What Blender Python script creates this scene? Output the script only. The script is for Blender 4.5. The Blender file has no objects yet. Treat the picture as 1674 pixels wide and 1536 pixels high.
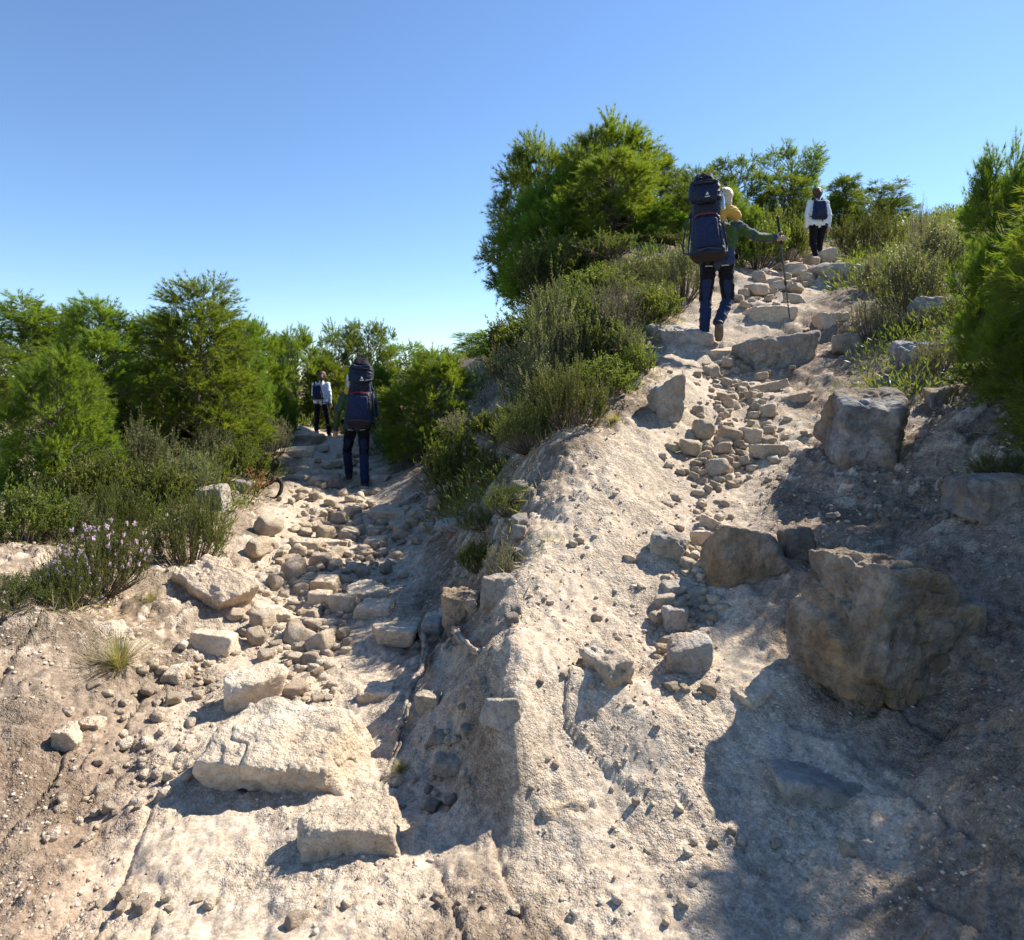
import bpy, bmesh, math, random
import numpy as np
from mathutils import Vector, Matrix

# ------------------------------------------------------------------ camera, sky, sun, exposure
SC = bpy.context.scene
C = SC.collection
F, CX, YH = 1050.0, 837.0, 620.0            # focal length, centre and eye level of the survey, in photo pixels
SUN_AZ, SUN_EL = math.radians(55), math.radians(42)   # azimuth to the right of straight ahead

cam_d = bpy.data.cameras.new('camera')
cam = bpy.data.objects.new('camera', cam_d); C.objects.link(cam)
cam.location = (0, 0, 0); cam.rotation_euler = (math.radians(90), 0, 0)
cam_d.sensor_fit = 'HORIZONTAL'; cam_d.sensor_width = 36
cam_d.lens = 36 * F / 1674
cam_d.shift_y = -(768 - YH) / 1674
cam_d.clip_start = 0.05; cam_d.clip_end = 4000
cam_d.dof.use_dof = True; cam_d.dof.focus_distance = 4.2; cam_d.dof.aperture_fstop = 7.1
SC.camera = cam

world = bpy.data.worlds.new('World'); SC.world = world; world.use_nodes = True
wn = world.node_tree.nodes; wl = world.node_tree.links
sky = wn.new('ShaderNodeTexSky'); sky.sky_type = 'NISHITA'; sky.sun_disc = False
sky.sun_elevation = SUN_EL; sky.sun_rotation = SUN_AZ
sky.air_density = 1.0; sky.dust_density = 0.05; sky.ozone_density = 6.0; sky.altitude = 300
wn["Background"].inputs[1].default_value = 0.10
wl.new(sky.outputs[0], wn['Background'].inputs[0])

sun_d = bpy.data.lights.new('sun', 'SUN'); sun_d.energy = 5.0; sun_d.angle = math.radians(0.53)
sun_d.color = (1.0, 0.93, 0.82)
sun = bpy.data.objects.new('sun', sun_d); C.objects.link(sun)
sdir = Vector((math.sin(SUN_AZ) * math.cos(SUN_EL), math.cos(SUN_AZ) * math.cos(SUN_EL), math.sin(SUN_EL)))
sun.rotation_euler = sdir.to_track_quat('Z', 'Y').to_euler()
sun.location = sdir * 60

SC.view_settings.view_transform = 'Standard'; SC.view_settings.look = 'None'
SC.view_settings.exposure = 1.0; SC.view_settings.gamma = 1.0
SC.view_settings.use_curve_mapping = False
SC.render.engine = 'CYCLES'
SC.cycles.max_bounces = 6; SC.cycles.diffuse_bounces = 3; SC.cycles.transparent_max_bounces = 8
SC.cycles.use_denoising = True

# ------------------------------------------------------------------ numeric helpers
def _hash(ix, iy, iz, seed):
    h = (ix.astype(np.int64) * 374761393 + iy.astype(np.int64) * 668265263 + iz.astype(np.int64) * 2147483647 + seed * 974634777) & 0xFFFFFFFF
    h = ((h ^ (h >> 13)) * 1274126177) & 0xFFFFFFFF
    h = ((h ^ (h >> 16)) * 2246822519) & 0xFFFFFFFF
    return ((h ^ (h >> 15)) & 0xFFFFFF) / float(0xFFFFFF) * 2 - 1

def noise3(p, seed=0):
    i = np.floor(p); f = p - i; i = i.astype(np.int64)
    w = f * f * f * (f * (f * 6 - 15) + 10)
    r = 0
    for dx in (0, 1):
        for dy in (0, 1):
            for dz in (0, 1):
                wt = (w[:, 0] if dx else 1 - w[:, 0]) * (w[:, 1] if dy else 1 - w[:, 1]) * (w[:, 2] if dz else 1 - w[:, 2])
                r = r + wt * _hash(i[:, 0] + dx, i[:, 1] + dy, i[:, 2] + dz, seed)
    return r

def fbm(p, octaves=4, seed=0, gain=0.5):
    r = 0; a = 1.0
    for o in range(octaves):
        r = r + a * noise3(p * (2.03 ** o) + 17.3 * o, seed + o); a *= gain
    return r

def smooth(a, b, x):
    t = np.clip((x - a) / (b - a), 0, 1); return t * t * (3 - 2 * t)

# ------------------------------------------------------------------ materials
def mat(name):
    m = bpy.data.materials.new(name); m.use_nodes = True
    nt = m.node_tree; b = nt.nodes['Principled BSDF']
    return m, nt, b
def N(nt, t, **kw):
    n = nt.nodes.new(t)
    for k, v in kw.items():
        if k.startswith('i_'):
            key = k[2:]; n.inputs[int(key) if key.isdigit() else key.replace('_', ' ')].default_value = v
        else: setattr(n, k, v)
    return n
def ramp(nt, stops, interp='LINEAR'):
    n = nt.nodes.new('ShaderNodeValToRGB'); e = n.color_ramp.elements; n.color_ramp.interpolation = interp
    while len(e) < len(stops): e.new(0.5)
    for k, (p, c) in enumerate(stops):
        e[k].position = p; e[k].color = (c[0], c[1], c[2], 1) if hasattr(c, '__len__') else (c, c, c, 1)
    return n
def mixc(nt, a, b, f, mode='MIX'):
    n = nt.nodes.new('ShaderNodeMix'); n.data_type = 'RGBA'; n.blend_type = mode
    for idx, v in ((6, a), (7, b), (0, f)):
        if isinstance(v, bpy.types.NodeSocket): nt.links.new(v, n.inputs[idx])
        elif idx == 0: n.inputs[0].default_value = v
        else: n.inputs[idx].default_value = (*v, 1)
    return n.outputs[2]

def plain(name, col, rough=0.8, spec=0.3, sheen=0, metal=0, noise_amt=0.25, nscale=30, bump=0.0, bscale=60):
    m, nt, b = mat(name)
    tc = N(nt, 'ShaderNodeTexCoord'); nz = N(nt, 'ShaderNodeTexNoise', i_Scale=nscale, i_Detail=4.0)
    nt.links.new(tc.outputs['Object'], nz.inputs['Vector'])
    r = ramp(nt, [(0.3, tuple(c * (1 - noise_amt) for c in col)), (0.7, tuple(min(1, c * (1 + noise_amt)) for c in col))])
    nt.links.new(nz.outputs['Fac'], r.inputs[0]); nt.links.new(r.outputs[0], b.inputs['Base Color'])
    b.inputs['Roughness'].default_value = rough; b.inputs['Specular IOR Level'].default_value = spec
    b.inputs['Metallic'].default_value = metal
    if sheen: b.inputs['Sheen Weight'].default_value = sheen
    if bump:
        n2 = N(nt, 'ShaderNodeTexNoise', i_Scale=bscale, i_Detail=3.0); nt.links.new(tc.outputs['Object'], n2.inputs['Vector'])
        bp = N(nt, 'ShaderNodeBump', i_Strength=bump, i_Distance=0.02); nt.links.new(n2.outputs['Fac'], bp.inputs['Height'])
        nt.links.new(bp.outputs[0], b.inputs['Normal'])
    return m

def leaf_mat(name, cols, transl=0.45, rough=0.5, spec=0.35):
    m, nt, b = mat(name)
    g = N(nt, 'ShaderNodeNewGeometry'); oi = N(nt, 'ShaderNodeObjectInfo')
    r = ramp(nt, [(k / max(1, len(cols) - 1), c) for k, c in enumerate(cols)])
    ta = N(nt, 'ShaderNodeAttribute', attribute_name='tint'); mx = N(nt, 'ShaderNodeMath', operation='MULTIPLY_ADD', i_1=0.35); m2 = N(nt, 'ShaderNodeMath', operation='MULTIPLY', i_1=0.65)
    nt.links.new(ta.outputs['Fac'], m2.inputs[0]); nt.links.new(g.outputs['Random Per Island'], mx.inputs[0]); nt.links.new(m2.outputs[0], mx.inputs[2])
    nt.links.new(mx.outputs[0], r.inputs[0])
    hs = N(nt, 'ShaderNodeHueSaturation'); mr = N(nt, 'ShaderNodeMapRange', i_3=0.8, i_4=1.2)
    nt.links.new(oi.outputs['Random'], mr.inputs[0]); nt.links.new(mr.outputs[0], hs.inputs['Value'])
    mh = N(nt, 'ShaderNodeMapRange', i_3=0.485, i_4=0.515); nt.links.new(oi.outputs['Random'], mh.inputs[0]); nt.links.new(mh.outputs[0], hs.inputs['Hue'])
    nt.links.new(r.outputs[0], hs.inputs['Color'])
    nt.links.new(hs.outputs[0], b.inputs['Base Color']); b.inputs['Roughness'].default_value = rough
    b.inputs['Specular IOR Level'].default_value = spec
    t = N(nt, 'ShaderNodeBsdfTranslucent')
    tcol = mixc(nt, hs.outputs[0], (1.0, 0.95, 0.35), 1.0, 'MULTIPLY')
    br = N(nt, 'ShaderNodeHueSaturation'); br.inputs['Value'].default_value = 2.0; nt.links.new(tcol, br.inputs['Color'])
    nt.links.new(br.outputs[0], t.inputs[0])
    ms = N(nt, 'ShaderNodeMixShader'); ms.inputs[0].default_value = transl
    nt.links.new(b.outputs[0], ms.inputs[1]); nt.links.new(t.outputs[0], ms.inputs[2])
    nt.links.new(ms.outputs[0], nt.nodes['Material Output'].inputs[0])
    return m

def ground_mat():
    m, nt, b = mat('dirt'); L = nt.links.new
    tc = N(nt, 'ShaderNodeTexCoord'); P = tc.outputs['Object']
    at = N(nt, 'ShaderNodeAttribute', attribute_name='path')
    n1 = N(nt, 'ShaderNodeTexNoise', i_Scale=1.7, i_Detail=7.0, i_Roughness=0.62); L(P, n1.inputs['Vector'])
    n2 = N(nt, 'ShaderNodeTexNoise', i_Scale=26.0, i_Detail=6.0, i_Roughness=0.7); L(P, n2.inputs['Vector'])
    n3 = N(nt, 'ShaderNodeTexNoise', i_Scale=120.0, i_Detail=4.0, i_Roughness=0.7); L(P, n3.inputs['Vector'])
    loose = ramp(nt, [(0.2, (0.125, 0.093, 0.066)), (0.5, (0.255, 0.197, 0.145)), (0.75, (0.395, 0.318, 0.242))]); L(n2.outputs['Fac'], loose.inputs[0])
    hard = ramp(nt, [(0.25, (0.28, 0.21, 0.155)), (0.5, (0.47, 0.385, 0.29)), (0.8, (0.62, 0.54, 0.44))]); L(n2.outputs['Fac'], hard.inputs[0])
    mm = N(nt, 'ShaderNodeMath', operation='ADD'); L(at.outputs['Fac'], mm.inputs[0])
    sub = N(nt, 'ShaderNodeMapRange', i_1=0.3, i_2=0.7, i_3=-0.45, i_4=0.45); L(n1.outputs['Fac'], sub.inputs[0]); L(sub.outputs[0], mm.inputs[1])
    cl = N(nt, 'ShaderNodeMapRange', i_1=0.25, i_2=0.75); L(mm.outputs[0], cl.inputs[0])
    col = mixc(nt, loose.outputs[0], hard.outputs[0], cl.outputs[0])
    sp = ramp(nt, [(0.32, 0.55), (0.45, 1.0), (0.62, 1.0), (0.72, 1.22)]); L(n3.outputs['Fac'], sp.inputs[0])
    col = mixc(nt, col, sp.outputs[0], 0.8, 'MULTIPLY')
    sa = N(nt, 'ShaderNodeAttribute', attribute_name='stone'); sr = ramp(nt, [(0.25, (0.40, 0.31, 0.225)), (0.5, (0.56, 0.46, 0.35)), (0.8, (0.68, 0.59, 0.48))]); L(n2.outputs['Fac'], sr.inputs[0])
    # reddish clay stains
    n4 = N(nt, 'ShaderNodeTexNoise', i_Scale=0.9, i_Detail=5.0); L(P, n4.inputs['Vector'])
    rr = ramp(nt, [(0.55, 0.0), (0.78, 0.35)]); L(n4.outputs['Fac'], rr.inputs[0])
    col = mixc(nt, col, (0.30, 0.17, 0.10), rr.outputs[0])
    col = mixc(nt, col, sr.outputs[0], sa.outputs['Fac'])
    L(col, b.inputs['Base Color']); b.inputs['Roughness'].default_value = 0.95; b.inputs['Specular IOR Level'].default_value = 0.12
    # crumbs and grit
    v = N(nt, 'ShaderNodeTexVoronoi', i_Scale=52.0); L(P, v.inputs['Vector']); v2 = N(nt, 'ShaderNodeTexVoronoi', i_Scale=150.0); L(P, v2.inputs['Vector'])
    gr = N(nt, 'ShaderNodeSeparateColor'); L(v2.outputs['Color'], gr.inputs[0]); g1 = ramp(nt, [(0.0, 0.66), (0.3, 0.95), (0.75, 1.05), (1.0, 1.35)]); L(gr.outputs[0], g1.inputs[0])
    col = mixc(nt, col, g1.outputs[0], 0.75, 'MULTIPLY')
    gr2 = N(nt, 'ShaderNodeSeparateColor'); L(v.outputs['Color'], gr2.inputs[0]); g2 = ramp(nt, [(0.0, 0.72), (0.25, 1.0), (0.85, 1.0), (1.0, 1.25)]); L(gr2.outputs[0], g2.inputs[0])
    col = mixc(nt, col, g2.outputs[0], 0.7, 'MULTIPLY'); L(col, b.inputs['Base Color'])
    def madd(x, k, y):
        n = N(nt, 'ShaderNodeMath', operation='MULTIPLY_ADD', i_1=k); L(x, n.inputs[0]); L(y, n.inputs[2]); return n.outputs[0]
    h = madd(v.outputs['Distance'], -0.7, n2.outputs['Fac']); h = madd(v2.outputs['Distance'], -0.45, h); h = madd(n3.outputs['Fac'], 0.5, h)
    st = N(nt, 'ShaderNodeMapRange', i_3=1.0, i_4=0.7); L(cl.outputs[0], st.inputs[0])
    n5 = N(nt, 'ShaderNodeTexNoise', i_Scale=2.6, i_Detail=4.0); L(P, n5.inputs['Vector']); sm = ramp(nt, [(0.38, 0.22), (0.6, 1.0)]); L(n5.outputs['Fac'], sm.inputs[0])
    s3 = N(nt, 'ShaderNodeMath', operation='MULTIPLY'); L(st.outputs[0], s3.inputs[0]); L(sm.outputs[0], s3.inputs[1])
    bp = N(nt, 'ShaderNodeBump', i_Distance=0.021); L(s3.outputs[0], bp.inputs['Strength']); L(h, bp.inputs['Height'])
    L(bp.outputs[0], b.inputs['Normal'])
    return m

def rock_mat(name, pale, mid, dark, ochre, ochre_amt, lichen_amt, scale=1.0):
    m, nt, b = mat(name); L = nt.links.new
    tc = N(nt, 'ShaderNodeTexCoord'); oi = N(nt, 'ShaderNodeObjectInfo')
    ad = N(nt, 'ShaderNodeVectorMath', operation='MULTIPLY_ADD'); ad.inputs[1].default_value = (1, 1, 1)
    sc = N(nt, 'ShaderNodeVectorMath', operation='SCALE'); sc.inputs['Scale'].default_value = 37.0
    cb = N(nt, 'ShaderNodeCombineXYZ'); L(oi.outputs['Random'], cb.inputs[0]); L(oi.outputs['Random'], cb.inputs[1]); L(cb.outputs[0], sc.inputs[0])
    L(tc.outputs['Object'], ad.inputs[0]); L(sc.outputs[0], ad.inputs[2]); P = ad.outputs[0]
    def noise(s, d=6.0, r=0.65):
        n = N(nt, 'ShaderNodeTexNoise', i_Scale=s * scale, i_Detail=d, i_Roughness=r); L(P, n.inputs['Vector']); return n.outputs['Fac']
    a = noise(3.2); f = noise(28); g = noise(95, 4); h = noise(9)
    base = ramp(nt, [(0.28, dark), (0.48, mid), (0.68, pale)]); L(a, base.inputs[0])
    o = ramp(nt, [(0.5 - 0.2 * ochre_amt, 0.0), (0.68 - 0.12 * ochre_amt, min(1, ochre_amt * 1.3))]); L(noise(2.1), o.inputs[0])
    col = mixc(nt, base.outputs[0], ochre, o.outputs[0])
    li = ramp(nt, [(0.46 - 0.1 * lichen_amt, 0.0), (0.60, lichen_amt)]); L(h, li.inputs[0])
    col = mixc(nt, col, tuple(0.75 * x for x in dark), li.outputs[0])
    ft = ramp(nt, [(0.25, 0.62), (0.5, 1.0), (0.75, 1.25)]); L(f, ft.inputs[0])
    col = mixc(nt, col, ft.outputs[0], 0.85, 'MULTIPLY')
    gt = ramp(nt, [(0.3, 0.62), (0.45, 1.0), (0.7, 1.1)]); L(g, gt.inputs[0])
    col = mixc(nt, col, gt.outputs[0], 0.7, 'MULTIPLY')
    hv = N(nt, 'ShaderNodeHueSaturation'); mr = N(nt, 'ShaderNodeMapRange', i_3=0.82, i_4=1.16); L(oi.outputs['Random'], mr.inputs[0]); L(mr.outputs[0], hv.inputs['Value']); L(col, hv.inputs['Color'])
    L(hv.outputs[0], b.inputs['Base Color']); b.inputs['Roughness'].default_value = 0.92; b.inputs['Specular IOR Level'].default_value = 0.15
    s1 = N(nt, 'ShaderNodeMath', operation='MULTIPLY_ADD', i_1=0.5); L(g, s1.inputs[0]); L(f, s1.inputs[2])
    s2 = N(nt, 'ShaderNodeMath', operation='MULTIPLY_ADD', i_1=1.6); L(h, s2.inputs[0]); L(s1.outputs[0], s2.inputs[2])
    bp = N(nt, 'ShaderNodeBump', i_Strength=0.8, i_Distance=0.035); L(s2.outputs[0], bp.inputs['Height']); L(bp.outputs[0], b.inputs['Normal'])
    return m

M = {}
M['dirt'] = ground_mat()
M['pale'] = rock_mat('limestone_pale', (0.76, 0.63, 0.48), (0.64, 0.50, 0.36), (0.48, 0.37, 0.27), (0.58, 0.40, 0.24), 0.25, 0.06)
M['cream'] = rock_mat('limestone_cream', (0.80, 0.70, 0.56), (0.67, 0.55, 0.41), (0.47, 0.37, 0.27), (0.54, 0.38, 0.22), 0.35, 0.2)
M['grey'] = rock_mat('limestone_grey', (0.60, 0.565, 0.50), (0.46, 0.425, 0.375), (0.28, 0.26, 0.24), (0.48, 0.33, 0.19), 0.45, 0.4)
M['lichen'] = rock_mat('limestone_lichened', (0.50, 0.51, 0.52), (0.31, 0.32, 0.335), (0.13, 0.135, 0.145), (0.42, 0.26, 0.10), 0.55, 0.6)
M['ochre'] = rock_mat('limestone_ochre', (0.52, 0.47, 0.40), (0.30, 0.245, 0.19), (0.13, 0.11, 0.095), (0.36, 0.215, 0.09), 0.55, 0.6)
M['needle'] = leaf_mat('pine_needle', [(0.05, 0.09, 0.02), (0.10, 0.155, 0.028), (0.16, 0.21, 0.04)], 0.55)
M['needle2'] = leaf_mat('pine_needle_bright', [(0.065, 0.11, 0.02), (0.11, 0.165, 0.026), (0.18, 0.23, 0.04)], 0.58)
M['shrub'] = leaf_mat('shrub_leaf', [(0.06, 0.085, 0.02), (0.11, 0.14, 0.032), (0.18, 0.19, 0.055)], 0.45)
M['rosemary'] = leaf_mat('rosemary_leaf', [(0.065, 0.085, 0.038), (0.13, 0.15, 0.075), (0.27, 0.28, 0.19)], 0.4)
M['heath'] = leaf_mat('heath_leaf', [(0.05, 0.07, 0.018), (0.09, 0.12, 0.028), (0.15, 0.15, 0.05)], 0.42)
M['silver'] = leaf_mat('silvery_leaf', [(0.10, 0.10, 0.07), (0.19, 0.19, 0.14), (0.33, 0.32, 0.26)], 0.3)
M['dry'] = leaf_mat('dry_leaf', [(0.20, 0.12, 0.05), (0.36, 0.22, 0.09), (0.30, 0.12, 0.05)], 0.35)
M['grass'] = leaf_mat('grass_blade', [(0.14, 0.15, 0.06), (0.30, 0.28, 0.14), (0.45, 0.40, 0.24)], 0.35)
M['petal'] = leaf_mat('lilac_petal', [(0.42, 0.32, 0.62), (0.58, 0.48, 0.74)], 0.35)
M['bark'] = plain('pine_bark', (0.15, 0.125, 0.105), 0.9, 0.1, nscale=22, noise_amt=0.5, bump=0.8, bscale=30)
M['twig'] = plain('shrub_twig', (0.13, 0.10, 0.075), 0.9, 0.1, nscale=40, noise_amt=0.4)
M['root'] = plain('weathered_root', (0.30, 0.25, 0.20), 0.85, 0.15, nscale=18, noise_amt=0.5, bump=0.9, bscale=35)
M['burnt'] = plain('dark_branch', (0.035, 0.03, 0.028), 0.85, 0.15, nscale=18, noise_amt=0.4, bump=0.5)

# ------------------------------------------------------------------ object helpers
def link(o, parent=None):
    C.objects.link(o)
    if parent is not None: o.parent = parent
    return o
def tag(o, label=None, cat=None, group=None, kind=None):
    if label: o['label'] = label
    if cat: o['category'] = cat
    if group: o['group'] = group
    if kind: o['kind'] = kind
    return o
def empty(name, loc=(0, 0, 0), rz=0):
    o = bpy.data.objects.new(name, None); o.location = loc; o.rotation_euler = (0, 0, rz)
    o.empty_display_size = 0.1
    return link(o)
def mesh_np(name, v, f, smooth_shade=True, mats=()):
    """v (n,3), f (m,k) with one k"""
    me = bpy.data.meshes.new(name)
    v = np.asarray(v, np.float32); f = np.asarray(f, np.int32); k = f.shape[1]
    me.vertices.add(len(v)); me.vertices.foreach_set('co', v.ravel())
    me.loops.add(f.size); me.loops.foreach_set('vertex_index', f.ravel())
    me.polygons.add(len(f)); me.polygons.foreach_set('loop_start', np.arange(0, f.size, k, dtype=np.int32))
    me.polygons.foreach_set('loop_total', np.full(len(f), k, np.int32))
    me.update(calc_edges=True); me.validate()
    if smooth_shade: me.polygons.foreach_set('use_smooth', np.ones(len(f), bool))
    for m in mats: me.materials.append(m)
    return me
def tint(me, per_face, k):
    a = me.attributes.new('tint', 'FLOAT', 'POINT'); a.data.foreach_set('value', np.repeat(per_face, k).astype(np.float32)); return me
def obj(name, me, parent=None):
    return link(bpy.data.objects.new(name, me), parent)

def tube(pts, rads, n=6):
    """verts, quad faces (caps as degenerate-free quads left open at tiny ends)"""
    pts = np.asarray(pts, float); V = []; Fs = []
    for k, p in enumerate(pts):
        a = pts[min(k + 1, len(pts) - 1)] - pts[max(k - 1, 0)]; a = a / (np.linalg.norm(a) + 1e-9)
        ref = np.array([0, 0, 1.0]) if abs(a[2]) < 0.9 else np.array([1.0, 0, 0])
        s = np.cross(a, ref); s /= np.linalg.norm(s); t = np.cross(s, a)
        for j in range(n):
            an = 2 * math.pi * j / n; V.append(p + rads[k] * (math.cos(an) * s + math.sin(an) * t))
    for k in range(len(pts) - 1):
        for j in range(n):
            Fs.append((k * n + j, k * n + (j + 1) % n, (k + 1) * n + (j + 1) % n, (k + 1) * n + j))
    return V, Fs
class MB:
    def __init__(s): s.v = []; s.f = []
    def add(s, V, Fs):
        o = len(s.v); s.v.extend(V); s.f.extend([tuple(i + o for i in f) for f in Fs]); return s
    def tube(s, pts, rads, n=6): return s.add(*tube(pts, rads, n))
    def mesh(s, name, *mats): return mesh_np(name, s.v, s.f, True, mats)

# ------------------------------------------------------------------ terrain: surveyed points (photo column, photo row, metres away)
S = [
 # near strip
 (-150,1536,1.78),(100,1536,1.75),(350,1536,1.72),(600,1536,1.66),(837,1536,1.62),(1020,1536,1.64),(1216,1536,1.62),(1400,1536,1.58),(1553,1536,1.50),(1750,1536,1.40),
 # left path bed
 (470,1402,2.08),(250,1402,2.1),(600,1380,2.13),(500,1200,2.85),(440,1130,3.25),(500,1000,4.4),(540,940,5.2),(560,890,6.3),(570,840,7.9),(585,797,10.0),(530,760,12.4),(525,709,18.2),(535,690,24),
 # left bank of the left path
 (110,1300,2.4),(110,1180,2.8),(250,1120,3.25),(150,1040,3.45),(110,980,3.6),(330,1010,4.05),(400,960,4.7),(250,940,4.3),(120,900,4.4),(370,835,6.2),(300,860,5.6),(440,800,8.4),(430,900,5.8),(480,745,11.5),(455,705,15),(-100,1000,3.2),(-100,850,4.6),(150,760,7.5),(300,750,9.5),(100,690,12),(300,700,14),(400,680,17),(-100,700,10),
 # right bank of the left path
 (640,780,10.2),(700,748,10.3),(660,830,7.9),(770,830,6.4),(720,880,5.9),(700,960,4.7),(640,1000,4.3),(755,1020,3.75),(690,1110,3.15),(650,1240,2.62),(740,1280,2.38),(770,1402,2.0),(700,1500,1.78),(640,710,16),(720,690,16),(640,680,26),(740,660,26),
 # ridge added between the paths, raised so that it shades the left one
 (815,1330,2.12),(838,1200,2.22),(842,1060,2.62),(842,950,3.15),(846,860,3.8),(850,790,4.7),(830,740,6.2),(815,690,8.2),(820,640,11.5),(830,580,17),(840,540,26),
 # right path, left bank
 (880,1260,2.22),(885,1141,2.42),(885,1000,2.95),(885,850,3.75),(895,730,4.7),(960,690,5.15),(1020,690,5.15),(980,1050,2.85),(1000,900,3.55),(1050,780,4.45),(1090,700,5.3),(960,620,6.2),(1060,600,6.6),(930,540,8.4),(1050,530,8.4),(960,490,10),(1100,470,10.5),(960,440,14),(1180,400,15),(1000,380,22),(1200,370,24),
 # right path bed
 (1200,1300,2.1),(1080,1141,2.48),(1216,1141,2.5),(1105,1030,2.95),(1130,930,3.45),(1170,840,4.15),(1190,780,4.75),(1210,700,5.65),(1190,620,7.0),(1175,560,8.2),(1240,520,9.0),(1265,480,10.6),(1310,440,13.5),(1338,431,17.2),(1340,400,20),(1370,380,24),
 # right path, right bank
 (1290,960,3.05),(1300,860,3.75),(1330,740,4.75),(1400,650,5.9),(1380,570,7.6),(1440,800,4.0),(1553,820,3.55),(1553,960,2.75),(1553,1141,2.3),(1400,1150,2.42),(1480,660,5.2),(1553,640,4.9),(1480,560,6.9),(1553,520,7.2),(1430,480,9.6),(1553,440,10),(1440,410,15),(1553,375,18),(1450,380,22),(1553,350,26),
 (1700,900,2.7),(1700,700,3.7),(1700,540,5.4),(1700,420,9),(1700,340,18),(1700,1141,2.0),(1850,900,2.6),(1850,600,4.6),(1850,400,10),(1850,340,20),
]
S = np.array(S, float)
SZ = (YH - S[:, 1]) / F * S[:, 2]
# far anchors (column, metres, height)
FAR = np.array([(-200,24,-0.6),(100,24,-0.6),(400,28,-0.3),(640,40,0.3),(840,45,2.5),(1000,40,5.5),(1200,40,7.0),(1450,40,8.0),(1700,36,8.0),(1900,30,7.5),(-200,55,-1.0),(300,60,-0.6),(640,62,-0.2),(840,62,1.5),(1100,62,5.5),(1400,62,7.5),(1800,62,7.5)], float)
U = np.concatenate([np.stack([S[:, 0] / 250, np.log(S[:, 2]) * 3.2], 1), np.stack([FAR[:, 0] / 250, np.log(FAR[:, 1]) * 3.2], 1)])
Z = np.concatenate([SZ, FAR[:, 2]])
def _k(r2): return 0.5 * r2 * np.log(r2 + 1e-12)
_d2 = ((U[:, None] - U[None]) ** 2).sum(-1)
_n = len(U); _A = np.zeros((_n + 3, _n + 3)); _A[:_n, :_n] = _k(_d2) + np.eye(_n) * 0.004
_A[:_n, _n] = 1; _A[:_n, _n + 1:] = U; _A[_n:, :_n] = _A[:_n, _n:].T
_W = np.linalg.solve(_A, np.concatenate([Z, np.zeros(3)]))
def base_h(x, y):
    x = np.asarray(x, float); y = np.asarray(y, float)
    d = np.maximum(y, 0.75); px = CX + F * x / d
    px = np.clip(px, -500, 2150)
    q = np.stack([px / 250, np.log(np.minimum(d, 62)) * 3.2], 1)
    out = np.empty(len(q))
    for a in range(0, len(q), 20000):
        qq = q[a:a + 20000]
        d2 = ((qq[:, None] - U[None]) ** 2).sum(-1)
        out[a:a + 20000] = _k(d2) @ _W[:_n] + _W[_n] + qq @ _W[_n + 1:]
    far = smooth(55, 160, d); hill = 2.0 * fbm(np.stack([x * 0.012, y * 0.012, 0 * x], 1), 3, 91) * 1.5
    return out * (1 - far) + far * (np.clip(out, -3, 6) * 0.6 - d * 0.012 + hill)
# how trodden the ground is
PATH_L = [(480,1402,2.05,.55),(500,1200,2.9,.6),(480,1080,3.5,.55),(500,1000,4.4,.7),(545,930,5.3,.75),(560,880,6.5,.8),(570,830,8.3,.8),(580,797,10,.7),(540,760,12.4,.6),(525,712,18,.6)]
PATH_R = [(1100,1300,2.1,.6),(1010,1000,3.05,.55),(1080,880,3.8,.6),(1120,780,4.6,.5),(1190,700,5.6,.6),(1190,620,7,.6),(1180,560,8.2,.6),(1265,480,10.6,.7),(1335,432,17,.6)]
def path_world(P): return np.array([((a - CX) / F * d, d, w) for a, b, d, w in P])
PL, PR = path_world(PATH_L), path_world(PATH_R)
def path_mask(x, y):
    best = np.zeros(len(x))
    for P in (PL, PR):
        for a, b in zip(P[:-1], P[1:]):
            ab = b[:2] - a[:2]; t = np.clip(((x - a[0]) * ab[0] + (y - a[1]) * ab[1]) / (ab @ ab), 0, 1)
            dist = np.hypot(x - a[0] - t * ab[0], y - a[1] - t * ab[1]); w = a[2] + t * (b[2] - a[2])
            best = np.maximum(best, 1 - smooth(0.55, 1.5, dist / w))
    return best
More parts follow.
